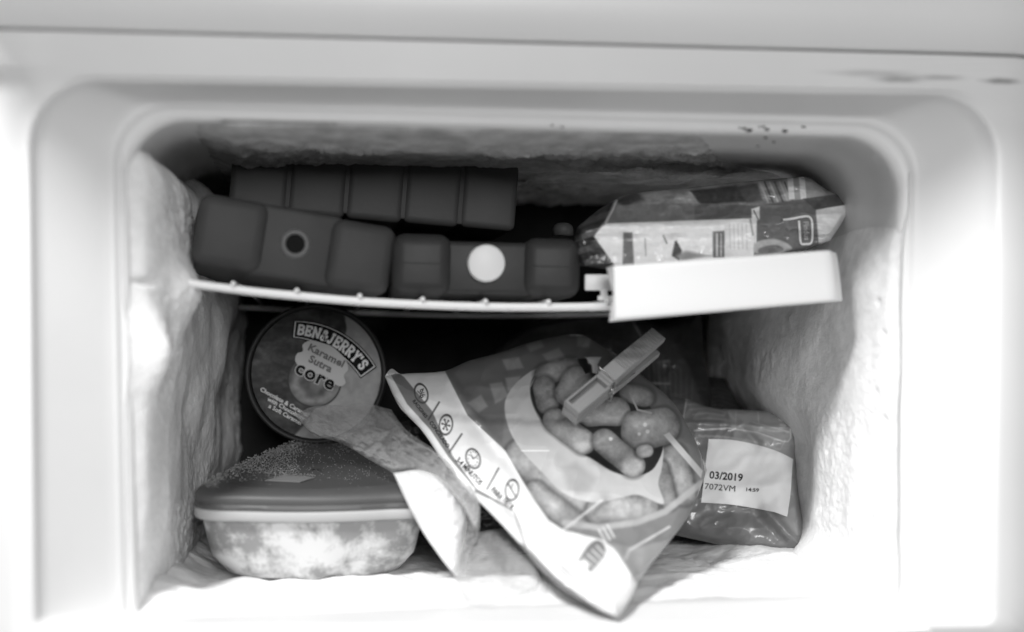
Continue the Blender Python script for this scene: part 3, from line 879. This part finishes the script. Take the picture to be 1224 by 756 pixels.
# slab letters: strokes in a unit box (y down), laid along the banner arc
SL = {
 'B': [[(.12, 0), (.12, 1)], [(0, .06), (.5, .06), (.78, .14), (.8, .36), (.55, .47), (.12, .48)], [(.5, .48), (.84, .58), (.86, .84), (.56, .94), (0, .94)]],
 'E': [[(.14, 0), (.14, 1)], [(0, .07), (.85, .07), (.85, .3)], [(.14, .5), (.6, .5)], [(.6, .36), (.6, .64)], [(0, .93), (.88, .93), (.88, .7)]],
 'N': [[(.12, .05), (.12, .95)], [(.0, .06), (.22, .06)], [(.0, .94), (.28, .94)], [(.12, .06), (.84, .94)], [(.84, .06), (.84, .94)], [(.66, .06), (1.0, .06)]],
 '&': [[(.85, .95), (.3, .35), (.3, .12), (.5, .05), (.66, .16), (.6, .36), (.2, .58), (.12, .8), (.3, .95), (.6, .9), (.82, .55)], [(.7, .52), (.98, .52)]],
 'J': [[(.6, .06), (.6, .75), (.45, .93), (.2, .93), (.08, .75)], [(.35, .06), (.88, .06)]],
 'R': [[(.14, .0), (.14, 1)], [(0, .06), (.55, .06), (.8, .16), (.8, .38), (.55, .5), (.14, .5)], [(.0, .94), (.34, .94)], [(.45, .5), (.78, .94), (.98, .94)]],
 'Y': [[(.05, .06), (.38, .06)], [(.64, .06), (1.0, .06)], [(.18, .06), (.5, .52), (.5, .94)], [(.84, .06), (.5, .52)], [(.28, .94), (.74, .94)]],
 "'": [[(.3, .0), (.2, .3)]],
 'S': [[(.82, .3), (.74, .1), (.45, .05), (.16, .14), (.16, .36), (.45, .48), (.78, .58), (.82, .82), (.5, .95), (.2, .9), (.1, .68)]],
}
word = "BEN&JERRY'S"
wid = {'&': 1.05, "'": .35, 'J': .85, 'N': 1.05}
tot = sum(wid.get(c, .95) + .16 for c in word)
mid_o, mid_i = resample(oa, np.linspace(0, 1, 200)), resample(ia, np.linspace(0, 1, 200))
def on_banner(s, h):
    i = np.clip(np.asarray(s) * 199, 0, 199); o = np.stack([np.interp(i, np.arange(200), mid_o[:, k]) for k in (0, 1)], -1)
    q = np.stack([np.interp(i, np.arange(200), mid_i[:, k]) for k in (0, 1)], -1)
    return o + (q - o) * np.asarray(h)[..., None]
cur = .045; span = .91; lay = 0
V, Fc = [], []
for ch in word:
    w = wid.get(ch, .95) / tot * span
    for st in SL[ch]:
        pts = np.array(st, float)
        q = on_banner(cur + pts[:, 0] * w, .20 + pts[:, 1] * .60)
        q = resample(q, np.linspace(0, 1, max(2, 4 * len(pts))))
        t = np.gradient(q, axis=0); t /= np.linalg.norm(t, axis=1)[:, None] + 1e-9
        wd = 1.35
        q = np.concatenate([q[:1] - t[:1] * .3, q, q[-1:] + t[-1:] * .3]); t = np.concatenate([t[:1], t, t[-1:]])
        nn = np.stack([-t[:, 1], t[:, 0]], -1) * wd
        lay += 1
        P = np.stack([at(z[:, 0], z[:, 1], LY - .0008 - lay * 4e-6) for z in (q + nn, q - nn)])
        V.append(P)
    cur += w + .16 / tot * span
grids('lettering', V, M['white_print'], ice)
# pale cloud under the flavour name
cl = catmull([(362, 412), (372, 407), (384, 410), (396, 414), (408, 424), (414, 432), (416, 442), (411, 449), (413, 458), (407, 462), (400, 459), (392, 452), (370, 444), (360, 440), (353, 432), (355, 423), (362, 420)], 6, True)
M['cloud'] = mat('pale_cloud_print', .76, .6, .2)
decal('cloud', [cl], faceY, M['cloud'], ice, .0009, 0)
text('Karamel', 390, 425.5, 8.6, 27, faceY, M['ink_mid'], ice, .035, .0013, 1.10, spacing=1.05)
text('Sutra', 383, 435.5, 8.6, 27, faceY, M['ink_mid'], ice, .035, .0013, 1.10, spacing=1.05)
text('core', 377, 449.5, 16.5, 26, faceY, M['cloud'], ice, .075, .0014, 1.04, spacing=1.12)
text('core', 377, 449.5, 16.5, 26, faceY, M['black'], ice, .028, .0016, 1.04, spacing=1.12)
for s, xx, yy in (('Chocolate & Caramel', 340, 481), ('with Chocolatey', 342, 489), ('a Soft Caramel', 341, 496)):
    text(s, xx, yy, 4.9, 29, faceY, M['white_print'], ice, .016, .0012, 1.06)

# ------------------------------------------------------------------ dark bags at the back
db = thing('dark_bag', 'large dark plastic bag of frozen food at the back under the white guard', 'food bag', 'dark bags at the back')
top = catmull([(585, 425), (625, 395), (680, 378), (735, 374), (790, 388), (838, 372)], 8)
right = catmull([(838, 372), (842, 420), (850, 470), (850, 530)], 8)
bottom = catmull([(600, 560), (700, 570), (780, 560), (850, 530)], 8)
left = catmull([(585, 425), (582, 480), (600, 560)], 8)
G = coons(top, right, bottom, left, 201, 161)
ds = Surf([(600, 480, .20), (840, 480, .22), (700, 390, .25)], np.concatenate([top, right[1:], bottom[::-1][1:], left[::-1][1:-1]]), .02, 40, lambda x, y: .004 * ridge(x / 60, y / 45, 3, 4), .02)
x, y = G[..., 0], G[..., 1]
p = Paint(x, y, .19); p.c = .19 + .05 * fbm(x / 20, y / 20, 1, 3)
p.poly([(770, 405), (795, 392), (825, 440), (845, 500), (800, 500)], .30, 3)
for k in range(9): p.line([(778 + k * 6, 470 + 3 * k), (772 + k * 7, 405 + 6 * k)], 1.1, .45, .6, .7)
p.line([(765, 458), (800, 459)], 2.0, .5); p.line([(757, 395), (760, 440)], 1, .3)
p.line([(757, 385), (766, 402)], 2.5, .55)
pillow('wrapper', ds, G, M['print'], db, p.c, .12)

db = thing('dark_bag', 'dark food bag with thin white printed lines behind the label pack', 'food bag', 'dark bags at the back')
top = catmull([(790, 470), (820, 452), (850, 450), (880, 458), (912, 500)], 8)
right = catmull([(912, 500), (918, 530), (905, 560)], 6); left = catmull([(790, 470), (784, 510), (800, 560)], 6)
bottom = catmull([(800, 560), (850, 575), (905, 560)], 6)
G = coons(top, right, bottom, left, 161, 121)
ds = Surf([(800, 500, .215), (910, 500, .235), (850, 450, .25)], np.concatenate([top, right[1:], bottom[::-1][1:], left[::-1][1:-1]]), .012, 25, lambda x, y: .003 * ridge(x / 40, y / 30, 8, 3), .02)
x, y = G[..., 0], G[..., 1]
p = Paint(x, y, .14)
for k in range(8): p.line([(835 - k * 2, 462 + k * 5), (860, 459 + k * 5), (900 + 2 * k, 474 + k * 5)], 1.1, .36, .6, .8)
pillow('wrapper', ds, G, M['print'], db, p.c, .12)

db = thing('dark_bag', 'crumpled dark bag squeezed between the food tub and the big window bag', 'food bag', 'dark bags at the back')
top = catmull([(470, 505), (500, 492), (530, 500), (570, 530), (650, 560)], 8)
right = catmull([(650, 560), (665, 620), (655, 662)], 6); left = catmull([(470, 505), (470, 570), (500, 640)], 6)
bottom = catmull([(500, 640), (560, 660), (600, 664), (655, 662)], 6)
G = coons(top, right, bottom, left, 161, 121)
ds = Surf([(500, 600, .135), (640, 600, .12), (540, 500, .16)], np.concatenate([top, right[1:], bottom[::-1][1:], left[::-1][1:-1]]), .015, 30, lambda x, y: .006 * ridge(x / 45, y / 45, 5, 4), .02)
pillow('wrapper', ds, G, M['dark_film'], db)

# ------------------------------------------------------------------ label pack on the right
lp = thing('label_pack', 'grey plastic food pack with a white date label leaning by the right wall', 'food pack')
top = catmull([(780, 470), (793, 471), (820, 477), (848, 487), (900, 491), (945, 494), (964, 500)], 8)
right = catmull([(964, 500), (965, 518), (955, 546), (954, 580), (960, 620), (962, 650)], 8)
bottom = np.concatenate([catmull([(770, 632), (807, 640), (877, 655), (930, 663)], 8), catmull([(936, 663), (956, 661), (962, 650)], 6)])
left = catmull([(780, 470), (768, 550), (770, 632)], 8)
outl = np.concatenate([top, right[1:], bottom[::-1][1:], left[::-1][1:-1]])
def wr_lp(x, y):
    c = np.exp(-(seg_dist(x, y, (915, 610), (958, 655))[0] / 6) ** 2) * .004 - np.exp(-(seg_dist(x, y, (905, 620), (945, 655))[0] / 8) ** 2) * .003
    c = c + np.exp(-(seg_dist(x, y, (947, 550), (957, 650))[0] / 5) ** 2) * .002
    c = c - .003 * np.exp(-(seg_dist(x, y, (800, 643), (960, 660))[0] / 3) ** 2)
    return c + .0022 * ridge(x / 44 + y / 90, y / 38, 4, 3) + .0030 * np.exp(-(seg_dist(x, y, (800, 505), (960, 512))[0] / 4) ** 2) - .0035 * np.exp(-(seg_dist(x, y, (870, 495), (905, 530))[0] / 5) ** 2) + .0004 * fbm(x / 12, y / 12, 3, 2)
ls = Surf([(800, 640, .165), (960, 655, .128), (860, 490, .185)], outl, .016, 36, wr_lp, .03)
G = coons(top, right, bottom, left, 301, 281)
x, y = G[..., 0], G[..., 1]
p = Paint(x, y, .50); p.c = .50 + .015 * fbm(x / 20, y / 20, 1, 3)
p.poly([(865, 470), (935, 485), (985, 640), (905, 640)], .60, 2)
p.poly([(790, 465), (822, 474), (815, 510), (785, 500)], .36, 2)
p.line([(801, 470), (798, 500)], 1.5, .2); p.line([(821, 476), (816, 505)], 1.6, .7)
p.line([(945, 494), (945, 524), (942, 528), (936, 528), (905, 517), (870, 512), (830, 515)], 1.7, .78)
p.line([(945, 517), (900, 505)], 1.3, .72); p.line([(906, 492), (907, 506)], 1.5, .72); p.line([(880, 490), (879, 509)], 1.2, .68)
for k in range(5): p.line([(822 + 3 * k, 484 + 6 * k), (845, 482 + 6 * k), (862 + 2 * k, 487 + 5 * k)], 1.6, .66, .8, .55)
for k in range(3): p.line([(893, 508 + 4 * k), (925, 516 + 4 * k)], 1.4, .72, .8, .5)
p.poly([(866, 500), (945, 520), (945, 524), (866, 508)], .68, 2, a=.4)
for k in range(3): p.line([(931 + k, 496 + k * 6), (936 + k, 497 + k * 6)], 3, .74)
for k in range(14): p.line([(836 + k * 7, 521 + k * k * .09), (841 + k * 7, 522 + k * k * .09)], 3.0, .68, .8, .7)
p.poly([(800, 600), (870, 600), (930, 612), (965, 660), (790, 650)], .47, 4)
p.c = np.clip(p.c, .03, .95)
pillow('wrapper', ls, G, M['print'], lp, p.c, .5)
label_poly = np.concatenate([catmull([(847, 525), (875, 526), (905, 532), (930, 540), (948, 549)], 5), catmull([(947, 560), (945, 590), (941, 618)], 4), catmull([(926, 612.5), (900, 607.5), (870, 603), (838, 601)], 5)])
decal('label', [label_poly], ls, M['white_print'], lp, .0013, 3.5)
text('03/2019', 868, 570, 8.6, 5, ls, M['ink'], lp, .022, .0018, 1.0)
text('17072VM', 858, 583, 7.0, 5, ls, M['ink'], lp, .0, .0018, 1.12)
text('14:59', 899, 586, 4.2, 4, ls, M['ink'], lp, .018, .0018, 1.25)

# ------------------------------------------------------------------ the big window bag
bg_ = thing('croquette_bag', 'big printed bag showing a bowl of croquettes with icons along its white strip', 'food bag')
top = catmull([(460, 450), (468, 441), (478, 447), (490, 446.5), (530, 444), (560, 432), (600, 421), (640, 408), (690, 400), (716, 412)], 8)
right = catmull([(716, 412), (745, 432), (775, 455), (805, 482), (828, 520), (845, 562)], 8)
bottom = catmull([(738, 739), (752, 722), (762, 699), (778, 675), (800, 648), (826, 612), (845, 562)], 8)
left = catmull([(460, 450), (477, 486), (505, 516), (528, 550), (558, 586), (588, 616), (620, 650), (655, 690), (700, 722), (738, 739)], 8)
outl = np.concatenate([top, right[1:], bottom[::-1][1:], left[::-1][1:-1]])
def wr_big(x, y):
    c = .0045 * np.exp(-(seg_dist(x, y, (639, 659), (719, 599))[0] / 7) ** 2)
    c = c - .0030 * np.exp(-(seg_dist(x, y, (575, 515), (660, 615))[0] / 9) ** 2)
    c = c + .003 * np.exp(-(seg_dist(x, y, (532, 446), (600, 540))[0] / 6) ** 2)
    c = c + .004 * np.exp(-(seg_dist(x, y, (740, 660), (762, 700))[0] / 8) ** 2)
    c = c - .0025 * np.exp(-(seg_dist(x, y, (600, 600), (690, 690))[0] / 6) ** 2)
    c = c + .006 * np.exp(-((x - 690) ** 2 + (y - 500) ** 2) / 60 ** 2)
    return c + .0022 * ridge(x / 62 + y / 140, y / 62, 2, 3) + .0004 * fbm(x / 14, y / 14, 3, 2)
bs = Surf([(735, 738, -.026), (465, 448, .150), (840, 560, .105)], outl, .016, 60, wr_big, .035)
G = coons(top, right, bottom, left, 441, 441)
x, y = G[..., 0], G[..., 1]
p = Paint(x, y, .58); p.c = .50 + .03 * fbm(x / 30, y / 30, 5, 2)
p.poly([(530, 440), (716, 380), (760, 440), (640, 480), (600, 530), (560, 498)], .45, 5)
for q in ([(585, 459), (600, 457), (608, 474), (592, 483)], [(600, 430), (620, 427), (626, 440), (606, 443)], [(559, 482), (575, 472), (583, 486), (572, 494)], [(648, 424), (668, 416), (676, 428), (656, 434)],
          [(628, 412), (646, 405), (650, 415), (634, 421)], [(604, 452), (622, 450), (618, 466), (607, 468)], [(690, 402), (706, 405), (704, 416), (690, 414)]):
    p.poly(q, .60, 2)
p.poly([(604, 482), (600, 540), (640, 600), (672, 640), (720, 646), (790, 622), (838, 585), (846, 560), (800, 500), (700, 570)], .50, 2)   # the pile below the bowl
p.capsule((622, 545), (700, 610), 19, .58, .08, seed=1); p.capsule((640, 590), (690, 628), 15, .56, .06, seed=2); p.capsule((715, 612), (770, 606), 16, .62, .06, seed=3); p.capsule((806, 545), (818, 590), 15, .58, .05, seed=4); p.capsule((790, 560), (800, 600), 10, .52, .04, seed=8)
p.poly([(604, 479), (607, 509), (622, 537), (649, 566), (674, 590), (709, 601), (739, 596), (763, 592), (793, 603), (787, 579), (791, 560), (793, 535), (783, 520), (779, 560), (758, 569), (734, 565), (709, 550), (684, 536), (654, 513), (639, 490), (634, 466), (645, 440), (620, 455)], .78, 1.2, True)
p.poly([(672, 560), (690, 552), (715, 572), (700, 592), (678, 588)], .70, 6)
p.poly(catmull([(634, 466), (640, 448), (662, 436), (700, 434), (760, 465), (792, 520), (783, 558), (760, 568), (734, 564), (709, 549), (684, 534), (656, 512), (640, 489)], 5, True), .16, 1.2)
p.line([(634, 462), (645, 441), (665, 431), (690, 429), (704, 434)], 2.0, .72)
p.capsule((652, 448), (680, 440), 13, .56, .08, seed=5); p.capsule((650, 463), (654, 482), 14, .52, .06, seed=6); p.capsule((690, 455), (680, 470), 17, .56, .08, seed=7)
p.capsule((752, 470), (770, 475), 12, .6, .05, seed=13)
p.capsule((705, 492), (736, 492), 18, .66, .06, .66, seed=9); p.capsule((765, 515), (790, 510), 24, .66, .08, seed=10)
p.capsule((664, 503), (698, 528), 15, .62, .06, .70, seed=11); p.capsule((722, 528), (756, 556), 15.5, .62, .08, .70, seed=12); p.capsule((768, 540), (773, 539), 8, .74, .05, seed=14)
for (a, b, r) in ((771, 508, 2.2), (774, 516, 2.2), (764, 519, 1.8), (730, 525, 2)): p.mix(sstep(r + 1.5, r - 1, np.hypot(x - a, y - b)), .97)
p.line([(753, 470), (762, 490), (778, 494)], 2.5, .70)
p.poly([(699, 427), (719, 427), (714, 436), (718, 448), (708, 446), (707, 437)], .95, 1); p.poly([(690, 429), (701, 429), (706, 445), (700, 447)], .08, 1)
p.poly([(793, 520), (800, 517), (840, 563), (838, 572)], .86, 1.2)
p.line([(675, 625), (715, 631), (760, 625), (795, 612), (838, 578)], 8, .70, 2)
p.poly([(676, 630), (720, 636), (770, 628), (812, 610), (790, 656), (745, 660)], .52, 2)
p.poly([(720, 648), (760, 655), (800, 645), (770, 700), (756, 690)], .62, 2)
p.line([(748, 668), (752, 658), (778, 643), (800, 630)], 3, .80)
p.line([(636, 662), (720, 598)], 3, .86, 1.2, .75)  # highlight along the crease, painted into the tone
p.line([(624, 539), (656, 539)], 1.6, .93)  # glint on the film, painted into the tone
strip = [(474, 446), (490, 445), (531, 442), (559, 497), (604, 539), (624, 574), (640, 600), (656, 622), (674, 634), (719, 645), (734, 656), (762, 699), (738, 745), (664, 690), (629, 655), (614, 610), (569, 584), (540, 545), (515, 491), (482, 451)]
p.poly(strip, .93, 1.0)
p.poly([(440, 440), (468, 441), (483, 451), (516, 491), (541, 545), (570, 585), (615, 610), (630, 655), (665, 690), (731, 740), (700, 760), (600, 700), (440, 520)], .50, 1.0)        # folded seam
p.line([(463, 450), (483, 486), (511, 517), (533, 550), (563, 586)], 9, .92, 1.0)
p.poly([(562, 586), (575, 592), (614, 611), (627, 652), (600, 640)], .86, 1.2)
ink = .30
for (c, rx, ry) in (((503.5, 470.5), 7.6, 11.5), ((533, 508), 7.8, 11.8), ((565.5, 548.5), 8.2, 11.8), ((612, 586), 7.8, 12.2)): p.ring(c, rx, ry, -.28 if c[0] not in (533, 612) else .12, 1.6, ink)
for a, b in (((525, 481), (512, 502)), ((552, 519), (537, 541)), ((596, 560), (582, 585))): p.line([a, b], 1.9, ink)
for k in range(3):
    a = k * math.pi / 3 + .2; p.line([(533 - 4.6 * math.cos(a), 508 - 6.5 * math.sin(a)), (533 + 4.6 * math.cos(a), 508 + 6.5 * math.sin(a))], 1.3, ink)
for k in range(6):
    a = k * math.pi / 3 + .2; p.mix(sstep(1.7, .7, np.hypot(x - 533 - 4.4 * math.cos(a), y - 508 - 6.3 * math.sin(a))), ink)
for k in range(12):
    a = k * math.pi / 6; p.mix(sstep(1.2, .4, np.hypot(x - 565.5 - 5.6 * math.cos(a), y - 548.5 - 8.6 * math.sin(a))) * .8, ink)
p.line([(565.5, 548.5), (570, 546)], 1.2, ink); p.line([(565.5, 548.5), (563, 544)], 1.2, ink)
p.line([(607, 578), (617, 595)], 1.5, ink); p.line([(611, 584), (613, 579)], 1, ink)
p.line([(501, 476), (506, 465)], 1.1, ink)
p.poly(catmull([(691, 671), (701, 655), (712, 646), (721, 650), (724, 662), (716, 673), (705, 684), (702, 674), (696, 670)], 5, True), .50, 1.0)
for k in range(4): p.line([(697 + k * 5.5, 668 - k * 5.0), (708 + k * 5.0, 677 - k * 4.6)], 2.4, .88, .8, .8)
for k in range(3): p.line([(716 + k * 5, 634 - k * 3), (724 + k * 5, 648 - k * 3)], 2.6, .90, .8, .8)
p.mix(sstep(7, 5.5, np.hypot(x - 697, y - 677)), .94)
for k in range(4): p.line([(674 - 2.2 * k, 671 + 3.8 * k), (711 - 3 * k, 707 + 3.2 * k - k)], 1.5, .66, .9, .8)
p.c = np.clip(p.c, .03, .97)
pillow('wrapper', bs, G, M['print'], bg_, p.c, .7)
text('5/6', 503.5, 470.5, 6.5, 62, bs, M['ink'], bg_, .0, .0009, .9)
text('RACIONES', 502, 489, 4.0, 52, bs, M['ink'], bg_, .02, .0006, .95)
text('CONGELADO', 525, 519.5, 4.6, 55, bs, M['ink'], bg_, .02, .0006, .9)
text('3-4 MINUTOS', 560.5, 563.5, 6.6, 46, bs, M['ink'], bg_, .012, .0006, .74)
text('PARA FREIR', 600.5, 596.5, 7.2, 43, bs, M['ink'], bg_, .012, .0006, .66)

# ------------------------------------------------------------------ clothes peg clipped on the bag
peg = thing('clothes_peg', 'grey plastic clothes peg with a wire spring clipped on the big bag', 'clothes peg')
J, Hn = Vector(at(682, 494, .055)), Vector(at(783, 410, .085))
ax = (Hn - J).normalized(); L = (Hn - J).length
view = Vector(CAM) - (J + Hn) / 2
nz = (view - ax * view.dot(ax)).normalized()
nz = (nz - ax.cross(nz) * .34); nz = (nz - ax * nz.dot(ax)).normalized()
wy = nz.cross(ax)
Mp = Matrix((( ax.x, wy.x, nz.x, J.x), (ax.y, wy.y, nz.y, J.y), (ax.z, wy.z, nz.z, J.z), (0, 0, 0, 1)))
s = L / .0700
def half(sign):
    bm = bmesh.new()
    W2 = .0047
    t = [(0, .0004), (.0235, .0004), (.070, .0040)]
    u = [(0, .0052)] if False else []
    # side outline in (x, z); z up away from the twin half
    ridges = []
    N = 15
    for k in range(N):
        x0 = .0705 - k * (.034 / N); zt = .0088 + (.0704 - x0) * .012
        ridges += [(x0, zt), (x0 - .034 / N * .55, zt + .0005), (x0 - .034 / N * .6, zt)]
    outl = [(.0235, .0004), (.0705, .0050)] + ridges + [(.0345, .0088), (.0262, .0082), (.0255, .0070)]
    outl = [(-.0002 + .0235, .0004)] + outl[1:]
    a = [bm.verts.new((p[0], -W2, sign * p[1])) for p in outl]; b = [bm.verts.new((p[0], W2, sign * p[1])) for p in outl]
    bm.faces.new(a); bm.faces.new(b[::-1])
    for i in range(len(a)): bm.faces.new((a[i], a[(i + 1) % len(a)], b[(i + 1) % len(a)], b[i]))
    # jaw: an open tray
    for c, sz in (((.0125, 0, .0016), (.0250, .0094, .0024)), ((.0125, -.0046, .0033), (.0256, .0013, .0058)), ((.0125, .0046, .0033), (.0256, .0013, .0058)), ((.0006, 0, .0033), (.0013, .0094, .0058)), ((.0247, 0, .0037), (.0016, .0094, .0064))):
        add_box(bm, (c[0], c[1], sign * c[2]), sz, .0003, 1)
    bmesh.ops.transform(bm, matrix=Mp @ Matrix.Scale(s, 4), verts=bm.verts)
    return bm
from_bm('peg_half', half(1), M['peg'], peg, autos=math.radians(20)); from_bm('peg_half', half(-1), M['peg'], peg, autos=math.radians(20))
th = np.linspace(0, 2 * math.pi * 3, 60)
coil = np.stack([.0275 + .0026 * np.cos(th), -.0058 + .0006 * th / 6.28 - .0006, .0026 * np.sin(th)], -1)
loopw = catmull([(.0275, -.0062, .0028), (.0275, -.0062, .0085), (.0275, -.0055, .0094), (.0275, .0055, .0094), (.0275, .0062, .0085), (.0275, .0062, .0)], 5)
loopl = loopw * np.array([1, 1, -1])
wires = [tube_grid(xf(q * s, np.array(Mp)), .0005, 6) for q in (coil, loopw, loopl, catmull([(.0275, -.0062, .003), (.036, -.0064, .0015), (.045, -.0062, .001)], 5))]
grids('spring', wires, M['steel'], peg, wraps=[True] * 4)

# ------------------------------------------------------------------ clear bag with a white packet in front of the ice cream
cb = thing('clear_bag', 'crumpled clear plastic bag with a white packet slumped over the food tub', 'plastic bag')
def sheet(name, top, right, bottom, left, anchors, T, w, wr, m, nu=141, nv=141, Tb=.004):
    top, right, bottom, left = (catmull(q, 6) for q in (top, right, bottom, left))
    outl = np.concatenate([top, right[1:], bottom[::-1][1:], left[::-1][1:-1]])
    sf = Surf(anchors, outl, T, w, wr, Tb); G = coons(top, right, bottom, left, nu, nv)
    pillow(name, sf, G, m, cb); return sf
sheet('film', [(352, 497), (372, 487), (405, 484), (440, 483), (468, 490)], [(468, 490), (488, 516), (530, 545), (562, 580), (573, 604), (570, 636)],
      [(470, 566), (500, 563), (528, 577), (550, 600), (570, 636)], [(352, 497), (375, 520), (408, 530), (440, 549), (470, 566)],
      [(360, 500, .165), (480, 500, .15), (520, 580, .065)], .012, 22, lambda x, y: .009 * ridge(x / 48 + y / 60, y / 26 - x / 50, 3, 3) + .003 * ridge(x / 16 + y / 22, y / 9 - x / 15, 6, 2) + .004 * np.exp(-(seg_dist(x, y, (400, 505), (500, 570))[0] / 9) ** 2), M['film'], 181, 181)
sheet('packet', [(470, 566), (500, 562), (526, 571), (549, 594)], [(549, 594), (558, 622), (552, 655), (547, 690)], [(530, 672), (540, 684), (547, 690)], [(470, 566), (484, 597), (505, 636), (530, 672)],
      [(475, 570, .070), (550, 600, .070), (540, 680, .045)], .010, 22, lambda x, y: .0016 * ridge(x / 40, y / 40, 5, 3) + .0006 * fbm(x / 9, y / 9, 2, 2), M['packet'])
sheet('film', [(552, 600), (566, 602), (575, 610)], [(575, 610), (572, 640), (560, 664), (556, 690)], [(540, 684), (548, 690), (556, 690)], [(552, 600), (556, 630), (548, 660), (540, 684)],
      [(560, 600, .066), (575, 620, .070), (548, 690, .04)], .004, 10, lambda x, y: .003 * ridge(x / 14, y / 26, 5, 3), M['film'], 81, 81)
sheet('film', [(540, 655), (560, 640), (600, 632), (632, 640)], [(632, 640), (646, 690), (640, 705)], [(552, 712), (580, 722), (610, 716), (640, 705)], [(540, 655), (542, 690), (552, 712)],
      [(545, 700, .020), (640, 700, .016), (600, 640, .075)], .006, 18, lambda x, y: .006 * ridge(x / 44, y / 34, 7, 3), M['film_thin'], 121, 121)
